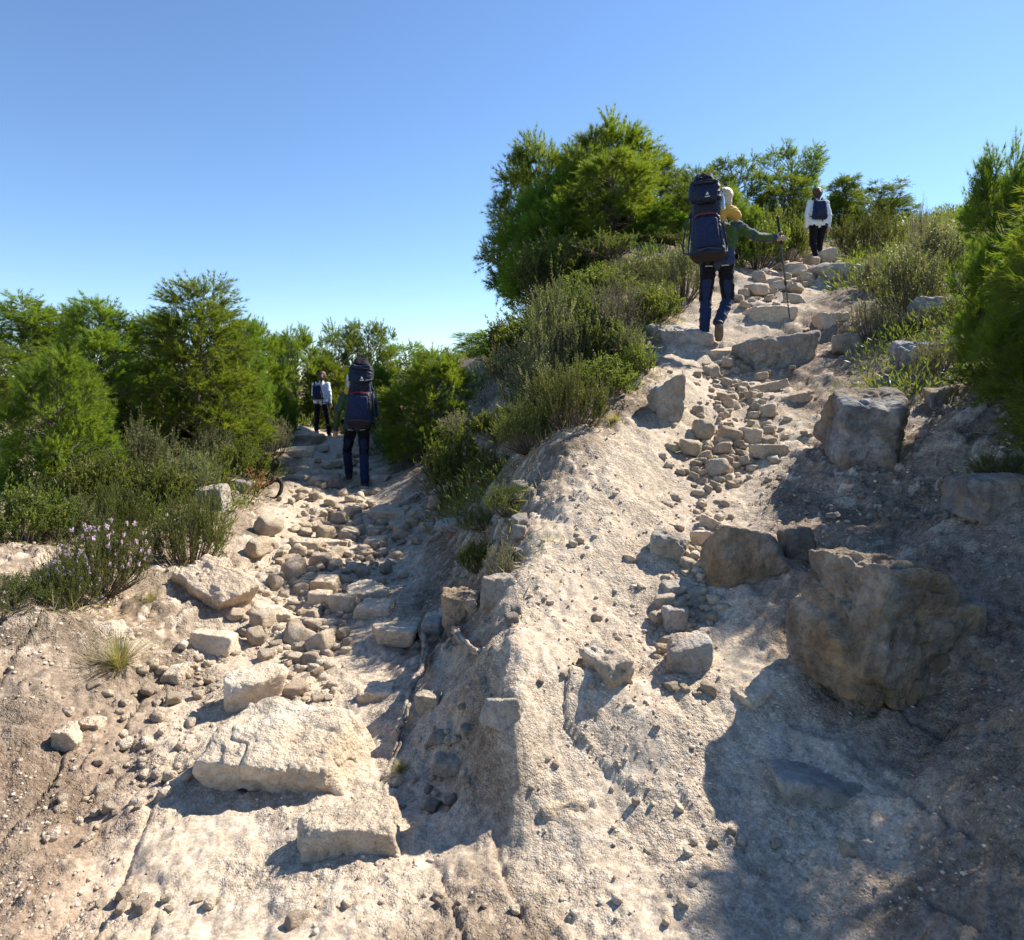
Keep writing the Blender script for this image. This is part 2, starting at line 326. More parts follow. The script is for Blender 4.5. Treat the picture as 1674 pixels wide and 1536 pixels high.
def embedded(x, y):
    """half-buried stones: height added and share of bare stone"""
    p = np.stack([x, y, 0 * x], 1); dz = np.zeros(len(x)); st = np.zeros(len(x))
    wx = x + 0.03 * noise3(p * 9, 161); wy = y + 0.03 * noise3(p * 9 + 50, 162)
    crowd = noise3(p * 0.8 + 7, 163) + 0.6 * noise3(p * 2.6, 164)
    for c, (cell, am, lim) in enumerate(((0.30, 0.055, 0.30), (0.13, 0.034, 0.05), (0.06, 0.018, -0.05))):
        g1, g2 = wx / cell, wy / (cell * 1.15); ix = np.floor(g1); iy = np.floor(g2)
        for ddx in (-1, 0, 1):
            for ddy in (-1, 0, 1):
                a, b = (ix + ddx).astype(np.int64), (iy + ddy).astype(np.int64); zz = np.zeros_like(a) + c
                jx = a + 0.5 + 0.4 * _hash(a, b, zz, 25); jy = b + 0.5 + 0.4 * _hash(a, b, zz, 26); h = _hash(a, b, zz, 27)
                an = 3.14 * _hash(a, b, zz, 28); ca, sa = np.cos(an), np.sin(an); u = (g1 - jx) * ca + (g2 - jy) * sa; v = (g2 - jy) * ca - (g1 - jx) * sa
                rad = 0.30 + 0.14 * _hash(a, b, zz, 29)
                q = (np.abs(u) ** 3 / rad ** 3 + np.abs(v) ** 3 / (0.7 * rad) ** 3)
                on = (h + 0.9 * crowd > lim + 0.45) & (q < 1)
                e = np.where(on, np.clip(1 - q, 0, 1) ** 0.45, 0); tilt = 1 + 0.9 * (u * _hash(a, b, zz, 30) + v * _hash(a, b, zz, 31)) / rad
                add = am * e * (0.55 + 0.45 * np.abs(h)) * tilt
                k = add > dz; dz[k] = add[k]; st = np.maximum(st, np.where(on, smooth(0.02, 0.35, np.clip(1 - q, 0, 1)) * (0.55 + 0.45 * h), 0))
    return dz, st
def height(x, y, fine=True):
    x = np.atleast_1d(np.asarray(x, float)); y = np.atleast_1d(np.asarray(y, float))
    z = base_h(x, y)
    p = np.stack([x, y, 0 * x], 1)
    amp = np.clip(y / 4, 0.35, 4)
    z = z + 0.030 * amp * fbm(p * 1.3, 3, 5)
    if fine:
        near = 1 - smooth(14, 30, y)
        pm = path_mask(x, y)
        r = fbm(p * 5.5 + 3, 4, 11)
        z = z + near * (0.026 * r * (1 - 0.45 * pm))
        # broken bedrock: tilted blocks with crisp joints, in patches
        wx = x + 0.10 * noise3(p * 3.1 + 40, 61); wy = y + 0.10 * noise3(p * 3.1 + 80, 62)
        patch = smooth(-0.25, 0.35, noise3(p * 0.9 + 13, 63)) * (0.35 + 0.65 * pm)
        for cell, am in ((0.42, 0.035), (0.17, 0.014)):
            gx0 = wx / cell; gy0 = wy / (cell * 1.5); ix = np.floor(gx0); iy = np.floor(gy0); bd = np.full(len(x), 9.0); bo = np.zeros(len(x))
            for ddx in (-1, 0, 1):
                for ddy in (-1, 0, 1):
                    a, b = (ix + ddx).astype(np.int64), (iy + ddy).astype(np.int64); zz = np.zeros_like(a)
                    jx = a + 0.5 + 0.42 * _hash(a, b, zz, 5); jy = b + 0.5 + 0.42 * _hash(a, b, zz, 6)
                    dd = (gx0 - jx) ** 2 + (gy0 - jy) ** 2
                    off = _hash(a, b, zz, 7) + 1.2 * _hash(a, b, zz, 8) * (gx0 - jx) + 1.2 * _hash(a, b, zz, 9) * (gy0 - jy)
                    k = dd < bd; bd[k] = dd[k]; bo[k] = off[k]
            z = z + near * smooth(1.9, 3.0, y) * patch * am * bo
        # clods on the loose banks
        g1, g2 = x / 0.045 + 0.5 * noise3(p * 12, 64), y / 0.055; ix = np.floor(g1); iy = np.floor(g2); bd = np.full(len(x), 9.0); br = np.zeros(len(x))
        for ddx in (-1, 0, 1):
            for ddy in (-1, 0, 1):
                a, b = (ix + ddx).astype(np.int64), (iy + ddy).astype(np.int64); zz = np.zeros_like(a)
                jx = a + 0.5 + 0.45 * _hash(a, b, zz, 15); jy = b + 0.5 + 0.45 * _hash(a, b, zz, 16); dd = (g1 - jx) ** 2 + (g2 - jy) ** 2
                k = dd < bd; bd[k] = dd[k]; br[k] = _hash(a, b, zz, 17)[k]
        z = z + (1 - smooth(4, 7, y)) * (1 - 0.8 * pm) * 0.016 * np.clip(br, 0, 1) * np.clip(1 - bd / 0.3, 0, 1)
        # rain rills down the banks
        rim = 1 - np.abs(noise3(np.stack([x * 7 + y * 2, y * 1.6 - x * 1.2, 0 * x], 1), 47))
        z = z - near * 0.03 * (1 - 0.7 * pm) * rim ** 6
        z = z + near * 0.010 * fbm(p * 22, 4, 71, 0.6) * (1 - 0.3 * pm)
        z = z + (1 - smooth(7, 12, y)) * (0.1 + 0.6 * smooth(2.7, 4.2, y)) * (1 - 0.35 * pm) * embedded(x, y)[0]
    return z
def gz(x, y): return float(height([x], [y], False)[0])
def hit(px, py):
    """the point of the ground seen at a photo pixel"""
    d = np.exp(np.linspace(math.log(1.2), math.log(60), 700)); x = (px - CX) / F * d
    below = (YH - py) / F * d < height(x, d, False)
    k = int(np.argmax(below)) if below.any() else 699
    return Vector((x[k], d[k], (YH - py) / F * d[k]))

# ------------------------------------------------------------------ rocks
_ico = {}
def ico(sub):
    if sub not in _ico:
        bm = bmesh.new(); bmesh.ops.create_icosphere(bm, subdivisions=sub, radius=1)
        v = np.array([x.co[:] for x in bm.verts]); f = np.array([[q.index for q in p.verts] for p in bm.faces]); bm.free()
        v /= np.linalg.norm(v, axis=1)[:, None]; _ico[sub] = (v, f)
    return _ico[sub]
def rock_shape(seed, sub, dims, planes=11, block=0.5, rough=0.05, k=16, tilt=(0, 0, 0), strata=0.0):
    rg = np.random.default_rng(seed); v, f = ico(sub)
    nrm = rg.normal(size=(planes, 3)); nrm /= np.linalg.norm(nrm, axis=1)[:, None]; dist = rg.uniform(0.72, 1.08, planes)
    if block > 0:
        q = np.array([[1, 0, 0], [-1, 0, 0], [0, 1, 0], [0, -1, 0], [0, 0, 1], [0, 0, -1]], float) + rg.normal(size=(6, 3)) * 0.16
        q /= np.linalg.norm(q, axis=1)[:, None]
        nrm = np.concatenate([nrm, q]); dist = np.concatenate([dist + 0.25 * block, rg.uniform(0.62, 0.8, 6)])
    dt = np.maximum(v @ nrm.T, 0) / dist
    r = (dt ** k).sum(1) ** (-1.0 / k)
    r = np.minimum(r, 1.5)
    p = v * r[:, None]
    p = p - (p.max(0) + p.min(0)) / 2; p = p / (p.max(0) - p.min(0))
    R = np.array((Matrix.Rotation(tilt[2], 3, 'Z') @ Matrix.Rotation(tilt[1], 3, 'Y') @ Matrix.Rotation(tilt[0], 3, 'X')))
    dims = np.asarray(dims, float); p = p * dims
    s = dims.mean()
    off = seed * 7.13
    n1 = fbm(p / s * 2.6 + off, 6, seed, 0.6); ridge = (1 - np.abs(noise3(p / s * 4.1 + off, seed + 9))) ** 5
    disp = rough * s * (n1 - 0.9 * ridge)
    if strata: disp = disp + strata * s * np.sign(np.sin(p[:, 2] / s * 22 + 2 * n1)) * 0.5
    pit = smooth(0.45, 0.8, noise3(p / s * 7.0 + off, seed + 21)); disp = disp - rough * s * 0.7 * pit
    p = p + v * disp[:, None]
    return p @ R.T, f
MARKS = []
SHORT = {3: 'the large flat-topped boulder', 8: 'the frontmost cream rock', 12: 'the squared block', 21: 'the angular stone', 31: 'the tilted ochre slab', 51: 'the root-side block', 55: 'the upright grey stone', 61: 'the ochre lichened boulder', 81: 'the rounded cream stone', 84: 'the smooth low rock', 88: 'the ledge block', 91: 'the flat shaded ledge', 95: 'the grey boot-side stone', 97: 'the round boot-side stone', 99: 'the orange-tinted step stone', 101: 'the step below the left woman', 103: 'the oblong shaded stone', 105: 'the shaded upright rock', 107: 'the far left pale stone', 41: 'the small angular white stone', 109: 'the broken brown lump', 111: 'the long cream stone', 113: 'the thin flat slab', 114: 'the squarish brown stone', 115: 'the front cobble of the pile', 116: 'the brown wedge rock', 117: 'the long thin stone', 119: 'the long pale cobble', 121: 'the lone pointed stone', 123: 'the wedged round stone',
 202: 'the huge boulder', 207: 'the rounded brown boulder', 211: 'the dark lichened block', 215: 'the big grey boulder', 219: 'the upright pockmarked slab', 223: 'the ochre-sided boulder', 227: 'the elongated bumpy rock', 231: 'the oval pitted stone', 233: 'the upper grey boulder', 235: 'the orange-based boulder', 237: 'the tan rock', 239: 'the shaded wedge rock', 247: 'the orange step stone', 249: 'the pitted pale stone', 251: 'the cube-like stone', 253: 'the thin tilted slab', 255: 'the layered flat stone', 257: 'the bluish shaded boulder', 259: 'the egg-shaped stone', 261: 'the bridging stone', 263: 'the heart-shaped stone', 265: 'the warm tan stone', 267: 'the broken stone', 273: 'the sunlit-rimmed rock', 301: 'the half-buried bottom rock', 303: 'the corner rock', 307: 'the bedded crest rock', 309: 'the crest-end rock', 311: 'the flat pale stone'}
rock_meshes = {}
def rock(px, py, w, hf, df, label, m='pale', rz=0.0, seed=1, sub=5, block=0.6, rough=0.05, planes=11, sink=0.16, tilt=(0, 0), k=16, name='boulder', group=None, strata=0.0):
    """front foot at photo pixel (px,py), width in pixels, height and depth as shares of the width"""
    sub = 7 if w >= 180 else 6 if w >= 100 else 5 if w >= 45 else 4
    P = hit(px, py); d = P.y; W = w * d / F
    D, H = W * df, W * hf
    cy = d + D * 0.42; cx = P.x * cy / d
    p, f = rock_shape(seed, sub, (W, D, H), planes, block, rough * .72, k, (tilt[0], tilt[1], rz), strata)
    hgt = p[:, 2].max() - p[:, 2].min()
    zb = min(P.z, gz(cx, cy)) * 0.55 + P.z * 0.45
    p[:, 2] -= p[:, 2].min()
    me = mesh_np(name, p, f, True, [M[m]])
    o = obj(name, me); o.location = (cx, cy, zb - sink * hgt)
    tag(o, label, 'boulder' if name == 'boulder' else 'rock', group)
    PLACED.append((cx, cy, 0.5 * max(W, D))); MARKS.append((cx, cy, SHORT.get(seed)))
    return o
PLACED = []
BOULDERS = [
 # ---- left path
 dict(px=470, py=1316, w=285, hf=.40, df=.62, label='large flat-topped pale boulder in the foreground of the left path', m='cream', seed=3, rough=.05, block=.8, sub=6, sink=.1, rz=-.12, tilt=(.06, .05)),
 dict(px=572, py=1425, w=190, hf=.42, df=.7, label='sunlit cream rock at the very front, below the large flat-topped boulder', m='cream', seed=8, rz=.2, sub=6, rough=.045, sink=.2),
 dict(px=348, py=1078, w=82, hf=.55, df=.6, label='squared pale block left of the left path, above the toppled angular stone', m='pale', seed=12, block=1, rz=-.1, rough=.03),
 dict(px=418, py=1168, w=98, hf=.72, df=.8, label='angular pale stone just behind the large flat-topped boulder', m='cream', seed=21, block=.5, rz=.5, rough=.04),
 dict(px=352, py=1004, w=135, hf=.5, df=.5, label='tilted ochre slab leaning on the left bank below the shrubs', m='pale', seed=31, block=.9, rz=-.35, tilt=(.5, .42), rough=.05),
 dict(px=284, py=1117, w=36, hf=.75, df=.8, label='small angular white stone down and left of the squared block', m='cream', seed=41, name='rock'),
 dict(px=303, py=1102, w=24, hf=.7, df=.8, label='little shaded stone touching the small angular white stone', m='grey', seed=43, name='rock', sub=4),
 dict(px=645, py=1068, w=82, hf=.5, df=.85, label='flat-topped block beside the head of the exposed root', m='cream', seed=51, block=1, rz=.12, rough=.035, sink=.12),
 dict(px=709, py=1048, w=40, hf=1.0, df=.9, label='upright grey stone to the right of the root', m='grey', seed=55),
 dict(px=756, py=1032, w=72, hf=1.05, df=.9, label='ochre lichened boulder on the right edge of the left path', m='ochre', seed=61, rough=.07),
 dict(px=695, py=746, w=85, hf=.5, df=.8, label='grey boulder at the foot of the low pine right of the left path', m='grey', seed=66),
 dict(px=346, py=834, w=58, hf=.8, df=.8, label='rounded grey rock half under the rosemary on the left bank', m='grey', seed=71),
 dict(px=388, py=810, w=58, hf=.55, df=.8, label='shaded grey rock between the rounded rock and the dry sprig', m='lichen', seed=74),
 dict(px=602, py=990, w=70, hf=.5, df=.8, label='rounded cream stone right of the cobbles in the left path', m='cream', seed=81, block=.2, rz=.2),
 dict(px=612, py=1012, w=66, hf=.4, df=.8, label='smooth low rock with a shaded front below the rounded cream stone', m='pale', seed=84, block=.3),
 dict(px=636, py=854, w=62, hf=.4, df=.8, label='ledge block sticking out of the right side of the left path', m='pale', seed=88, block=1),
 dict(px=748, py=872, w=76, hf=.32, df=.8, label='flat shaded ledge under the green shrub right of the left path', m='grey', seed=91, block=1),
 dict(px=528, py=800, w=64, hf=.42, df=.8, label='grey stone left of the boots of the man with slate and green sleeves', m='grey', seed=95, block=.4),
 dict(px=622, py=793, w=34, hf=.6, df=.8, label='round grey stone right of the boots of the bareheaded man on the left path', m='grey', seed=97, block=.2, sub=4),
 dict(px=488, py=752, w=60, hf=.4, df=.9, label='rounded orange-tinted step stone at the bend of the left path', m='pale', seed=99, block=.6),
 dict(px=505, py=728, w=52, hf=.4, df=.9, label='bedrock step just below the woman on the left path', m='pale', seed=101, block=.8),
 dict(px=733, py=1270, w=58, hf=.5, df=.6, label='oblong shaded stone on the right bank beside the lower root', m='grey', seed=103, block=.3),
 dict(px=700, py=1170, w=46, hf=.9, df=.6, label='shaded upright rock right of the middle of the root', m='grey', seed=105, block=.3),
 dict(px=112, py=1226, w=46, hf=.85, df=.8, label='pale stone beside the loose scree at the far left', m='cream', seed=107),
 dict(px=150, py=1198, w=36, hf=.6, df=.8, label='small pale stone just right of the one at the far left', m='pale', seed=108, sub=4),
 dict(px=615, py=1150, w=60, hf=.42, df=.7, label='broken brown lump in the earth left of the root', m='pale', seed=109, rough=.09),
 dict(px=500, py=908, w=58, hf=.45, df=.6, label='long cream stone at the left end of the row across the left path', m='cream', seed=111, block=.3, rz=-.25),
 dict(px=545, py=900, w=56, hf=.3, df=.5, label='thin flat slab in the row of stones across the left path', m='pale', seed=113, block=.8, rz=-.15),
 dict(px=612, py=902, w=42, hf=.6, df=.8, label='squarish brown stone at the right end of the row across the left path', m='pale', seed=114, block=.8),
 dict(px=522, py=992, w=42, hf=.62, df=.8, label='cream cobble in front of the stone pile of the left path', m='cream', seed=115, block=.3, sub=4, name='rock'),
 dict(px=532, py=975, w=46, hf=.7, df=.8, label='brown wedge rock in the middle of the stone pile of the left path', m='pale', seed=116, name='rock'),
 dict(px=524, py=955, w=62, hf=.22, df=.5, label='long thin stone lying across the stone pile of the left path', m='cream', seed=117, block=.7, rz=.15, name='rock'),
 dict(px=452, py=1022, w=52, hf=.5, df=.6, label='long pale cobble at the left side of the left path bed', m='cream', seed=119, rz=.15, name='rock'),
 dict(px=436, py=948, w=30, hf=.6, df=.8, label='lone pointed stone on the smooth earth left of the left path bed', m='pale', seed=121, sub=4, name='rock'),
 dict(px=412, py=1190, w=42, hf=.7, df=.8, label='rounded stone wedged between the large boulder and the angular stone', m='cream', seed=123, sub=4, block=.3, name='rock'),
 # ---- right path
 dict(px=1420, py=1190, w=232, hf=1.3, df=.95, label='huge rough boulder with a sunlit top at the right path, lower right', m='ochre', seed=202, sub=6, rough=.075, block=1, rz=.25, tilt=(.2, .14), sink=.06, k=40),
 dict(px=1520, py=1120, w=130, hf=1.25, df=.9, label='dark lichened shoulder rock against the right side of the huge boulder', m='lichen', seed=203, sub=6, rough=.06, block=.9, rz=.1, tilt=(0, .1)),
 dict(px=1305, py=925, w=70, hf=1.0, df=.8, label='ochre knob of rock against the left side of the huge boulder', m='ochre', seed=205, rough=.06),
 dict(px=1212, py=965, w=130, hf=.95, df=.8, label='rounded brown boulder in the middle of the right path', m='ochre', seed=207, block=.2, rough=.05, sub=6),
 dict(px=1428, py=782, w=150, hf=.95, df=1.15, label='dark lichened block with ochre front on the right bank of the right path', m='lichen', seed=211, sub=6, block=1, rough=.06, rz=-.2, tilt=(.3, .1), sink=.1),
 dict(px=1272, py=612, w=138, hf=.62, df=.7, label='big grey boulder standing in the right path under the pole tip', m='grey', seed=215, sub=6, block=.7, rough=.06),
 dict(px=1093, py=694, w=66, hf=1.55, df=.75, label='upright pockmarked grey slab on the left edge of the right path', m='grey', seed=219, block=.7, rough=.06, tilt=(.3, -.2), rz=.3),
 dict(px=1106, py=574, w=100, hf=.55, df=.8, label='ochre-sided boulder left of the boots of the man with the trekking pole', m='grey', seed=223, rough=.06),
 dict(px=990, py=1142, w=72, hf=.85, df=1.7, label='elongated bumpy pale rock on the sunlit earth at the left of the right path', m='cream', seed=227, rz=.32, rough=.08, block=.2, sink=.04),
 dict(px=1097, py=922, w=62, hf=.9, df=.9, label='oval pitted stone left of the rounded brown boulder', m='grey', seed=231, block=.2, rz=-.4, rough=.06),
 dict(px=1368, py=460, w=82, hf=.5, df=.8, label='grey boulder right of the boots of the woman on the right path', m='grey', seed=233),
 dict(px=1356, py=542, w=56, hf=.7, df=.8, label='orange-based boulder to the right of the pole tip', m='pale', seed=235, block=.5),
 dict(px=1252, py=528, w=80, hf=.45, df=.9, label='tan rock behind the big grey boulder in the right path', m='pale', seed=237),
 dict(px=1385, py=580, w=54, hf=.8, df=.8, label='shaded wedge rock right of the big grey boulder', m='grey', seed=239),
 dict(px=1532, py=532, w=80, hf=.75, df=.8, label='dark jagged rock at the right edge behind the grey twiggy bush', m='lichen', seed=241, rough=.08),
 dict(px=1505, py=604, w=105, hf=.5, df=.8, label='long grey outcrop behind the dark lichened block', m='lichen', seed=243, rough=.07),
 dict(px=1538, py=668, w=64, hf=.65, df=.8, label='lichened rock under the silvery bush at the right edge', m='lichen', seed=245),
 dict(px=1166, py=592, w=78, hf=.4, df=.8, label='orange step stone under the boots of the man with the pole', m='pale', seed=247, block=.9),
 dict(px=1256, py=754, w=62, hf=.55, df=.7, label='pitted pale stone at the right end of the stone heap', m='cream', seed=249, rz=.2),
 dict(px=1226, py=728, w=44, hf=.8, df=.8, label='tan cube-like stone on top of the stone heap of the right path', m='pale', seed=251, block=.9),
 dict(px=1252, py=645, w=70, hf=.25, df=.6, label='thin tilted slab below the big grey boulder', m='pale', seed=253, block=1, tilt=(0, -.25)),
 dict(px=1302, py=662, w=58, hf=.35, df=.7, label='layered flat stone right of the thin tilted slab', m='pale', seed=255, block=1, tilt=(0, -.2)),
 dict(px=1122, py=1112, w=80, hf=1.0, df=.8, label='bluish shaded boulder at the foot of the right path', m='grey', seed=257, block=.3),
 dict(px=1104, py=1036, w=42, hf=1.1, df=.8, label='egg-shaped stone on the lower cobble heap of the right path', m='grey', seed=259, block=.1, name='rock'),
 dict(px=1112, py=978, w=76, hf=.35, df=.5, label='long stone bridging the lower cobble heap of the right path', m='grey', seed=261, block=.7, rz=.25, name='rock'),
 dict(px=1138, py=985, w=30, hf=.9, df=.8, label='small heart-shaped stone right of the bridging stone', m='grey', seed=263, sub=4, name='rock'),
 dict(px=1160, py=868, w=40, hf=.8, df=.8, label='warm tan stone at the upper left of the rounded brown boulder', m='pale', seed=265, name='rock'),
 dict(px=1142, py=892, w=36, hf=.8, df=.8, label='broken stone between the oval stone and the rounded brown boulder', m='pale', seed=267, block=.8, sub=4, name='rock'),
 dict(px=1028, py=920, w=26, hf=.6, df=.8, label='lone pebble-like stone on the bright worn earth of the right path', m='pale', seed=269, sub=4, name='rock'),
 dict(px=900, py=990, w=16, hf=.6, df=.8, label='tiny white stone alone on the sunlit earth left of the right path', m='cream', seed=271, sub=3, name='rock'),
 dict(px=1232, py=1165, w=74, hf=.55, df=.8, label='rock with a thin sunlit rim, in front and left of the huge boulder', m='cream', seed=273, rz=.4),
 dict(px=1400, py=795, w=22, hf=.7, df=.8, label='small white stone at the foot of the dark lichened block', m='cream', seed=275, sub=4, name='rock'),
 # ---- continuing round the pictures
 dict(px=1330, py=1330, w=150, hf=.5, df=.7, label='half-buried shaded rock at the bottom, below the huge boulder', m='grey', seed=301, sub=5, sink=.35),
 dict(px=1620, py=860, w=120, hf=.8, df=.9, label='grey rock on the bank at the far right edge', m='lichen', seed=305),
 dict(px=815, py=985, w=60, hf=.9, df=.8, label='grey rock bedded in the crest between the two paths', m='grey', seed=307, sink=.3),
 dict(px=822, py=1190, w=80, hf=.8, df=.7, label='weathered rock at the near end of the crest between the paths', m='grey', seed=309, sink=.3),
 dict(px=930, py=1350, w=95, hf=.42, df=.8, label='flat pale stone on the open earth below the right path', m='cream', seed=311, sink=.3),
]
for b in BOULDERS: rock(**b)

# ------------------------------------------------------------------ the ground
cols = np.concatenate([np.linspace(-2.4, -0.98, 50)[:-1], np.linspace(-0.98, 0.98, 620), np.linspace(0.98, 2.4, 50)[1:]])
rows = np.concatenate([np.exp(np.linspace(math.log(0.75), math.log(1.5), 30))[:-1], np.exp(np.linspace(math.log(1.5), math.log(34), 560)), np.exp(np.linspace(math.log(34), math.log(900), 60))[1:]])
gx = (cols[None] * rows[:, None]).ravel(); gy = np.repeat(rows, len(cols))
gzv = height(gx, gy)
# soil banked up against the big rocks
BANKS = [(a, b, c) for a, b, c in PLACED if c >= 0.07]
def banked(x, y):
    z = np.zeros(len(x))
    for (bx, by, br) in BANKS:
        dr = np.hypot(x - bx, y - by) / br; k = dr < 2.2
        if k.any(): z[k] += 0.17 * br * (1 - smooth(0.75, 2.2, dr[k])) * (0.8 + 0.5 * noise3(np.stack([x[k] * 6, y[k] * 6, 0 * x[k]], 1), 88))
    return z
gzv = gzv + banked(gx, gy)
GRID = gzv.reshape(len(rows), len(cols))
def gz(x, y):
    u = x / y; i = int(np.clip(np.searchsorted(rows, y) - 1, 0, len(rows) - 2)); j = int(np.clip(np.searchsorted(cols, u) - 1, 0, len(cols) - 2))
    t = (y - rows[i]) / (rows[i + 1] - rows[i]); s = (u - cols[j]) / (cols[j + 1] - cols[j])
    return float((GRID[i, j] * (1 - s) + GRID[i, j + 1] * s) * (1 - t) + (GRID[i + 1, j] * (1 - s) + GRID[i + 1, j + 1] * s) * t)
def hit(px, py):
    u = (px - CX) / F; j = int(np.clip(np.searchsorted(cols, u) - 1, 0, len(cols) - 2)); s = (u - cols[j]) / (cols[j + 1] - cols[j])
    sl = (GRID[:, j] * (1 - s) + GRID[:, j + 1] * s) / rows; t = (YH - py) / F
    k = np.nonzero((sl >= t) & (rows > 1.2))[0]; k = int(k[0]) if len(k) else len(rows) - 60
    d = rows[k]; return Vector((u * d, d, t * d))
nc, nr = len(cols), len(rows)
idx = np.arange(nc * nr).reshape(nr, nc)
quads = np.stack([idx[:-1, :-1], idx[:-1, 1:], idx[1:, 1:], idx[1:, :-1]], -1).reshape(-1, 4)
gme = mesh_np('ground', np.stack([gx, gy, gzv], 1), quads, True, [M['dirt']])
at = gme.attributes.new('path', 'FLOAT', 'POINT'); at.data.foreach_set('value', path_mask(gx, gy).astype(np.float32))
a2 = gme.attributes.new('stone', 'FLOAT', 'POINT'); a2.data.foreach_set('value', (embedded(gx, gy)[1] * (0.25 + 0.75 * smooth(2.5, 4, gy)) * (1 - smooth(9, 14, gy))).astype(np.float32))
ground = tag(obj('ground', gme), 'bare stony hillside earth carrying the two worn footpaths', kind='structure')

# loose stones: a few shapes shared by many stones, each stone its own object
random.seed(5)
SHAPES = []
for s in range(14):
    rg = random.Random(s); dims = (1, rg.uniform(.6, .95), rg.uniform(.38, .75))
    p, f = rock_shape(500 + s, 3, dims, 13, rg.choice([.2, .6, .9]), .035, 34)
    p[:, 2] -= p[:, 2].min()
    SHAPES.append([mesh_np('stone', p, f, True, [M[k]]) for k in ('pale', 'cream', 'grey')])
def free(x, y, r):
    for (a, b, c) in PLACED:
        if (a - x) ** 2 + (b - y) ** 2 < (0.8 * (r + c)) ** 2: return False
    return True
def stones(poly, count, smin, smax, noun, group, mats=(0, 1, 1, 1), seed=0):
    rg = random.Random(seed); made = 0; tries = 0
    while made < count and tries < count * 30:
        tries += 1
        t = rg.random() * (len(poly) - 1); i = int(t); t -= i
        a, b = poly[i], poly[i + 1]
        px = a[0] + (b[0] - a[0]) * t + rg.gauss(0, 1) * (a[2] + (b[2] - a[2]) * t) * .55
        py = a[1] + (b[1] - a[1]) * t + rg.gauss(0, 1) * 9
        P = hit(px, py); size = (smin + (smax - smin) * rg.random() ** 2.0) * P.y / F
        if not free(P.x, P.y, size * .45): continue
        mi = rg.choice(mats); o = obj('stone', rg.choice(SHAPES)[mi])
        z = gz(P.x, P.y)
        o.location = (P.x, P.y, z - size * rg.uniform(.05, .2)); o.scale = (size,) * 3
        o.rotation_euler = (rg.gauss(0, .22), rg.gauss(0, .22), rg.random() * 6.28)
        near = min((m for m in MARKS if m[2]), key=lambda m: (m[0] - P.x) ** 2 + (m[1] - P.y) ** 2); dx, dy = P.x - near[0], P.y - near[1]
        rel = ('right of ' if dx > 0 else 'left of ') if abs(dx) > abs(dy) else ('behind ' if dy > 0 else 'in front of ')
        gap = math.hypot(dx, dy); s_px = size / P.y * F
        lb = ('small ' if s_px < 19 else 'medium ' if s_px < 29 else 'large ') + ('tan ', 'cream ', 'grey ')[mi] + noun + (' close ' if gap < .25 else ' a step ' if gap < .6 else ' farther ') + rel + near[2]
        tag(o, lb, 'stone', group); PLACED.append((P.x, P.y, size * .45)); made += 1
stones([(470,1150,40),(490,1090,45),(495,1040,60),(510,1000,80)], 34, 18, 56, 'cobble', 'cobbles in the lower left path bed', seed=1)
stones([(510,1000,75),(545,950,75),(560,900,90),(570,860,100)], 64, 17, 54, 'cobble', 'cobbles in the middle left path bed', seed=2)
stones([(565,850,110),(570,815,110),(550,780,80),(520,745,50),(515,725,40)], 26, 11, 36, 'stone', 'stones of the upper left path', seed=3)
stones([(130,1350,50),(220,1290,110),(250,1200,120),(230,1130,120)], 24, 11, 34, 'chip of stone', 'chips on the sunlit scree', seed=4)
stones([(720,1350,60),(715,1250,60),(740,1150,40)], 14, 11, 33, 'stone', 'stones beside the root', (0, 2, 2), seed=5)
stones([(1110,1050,28),(1115,990,32),(1135,930,26)], 22, 12, 41, 'cobble', 'lower cobble heap of the right path', seed=6)
stones([(1160,790,38),(1175,745,50),(1215,705,60)], 40, 17, 54, 'cobble', 'stone heap of the right path', seed=7)
stones([(1200,690,60),(1215,640,70),(1195,600,50),(1340,600,40)], 24, 11, 33, 'stone', 'stones on the middle right path', seed=8)
stones([(1230,505,45),(1265,480,60),(1300,455,50),(1330,440,25)], 26, 12, 44, 'rock', 'rocks on the upper right path', seed=9)
stones([(930,1110,60),(1050,1110,60),(1150,1140,70),(1100,1300,160),(1300,1420,200)], 14, 11, 36, 'stone', 'stones at the foot of the right path', seed=10)
stones([(150,1470,160),(450,1500,160),(750,1480,120)], 12, 15, 44, 'stone', 'stones on the nearest earth', seed=11)
stones([(1340,700,60),(1420,820,60),(1330,830,40)], 8, 11, 23, 'stone', 'little stones on the right bank', (0, 2, 2), seed=12)

stones([(842,1060,8),(845,950,8),(848,860,8),(850,790,8)], 9, 20, 57, 'rock', 'rocks along the crest', (0, 2, 2), seed=13)
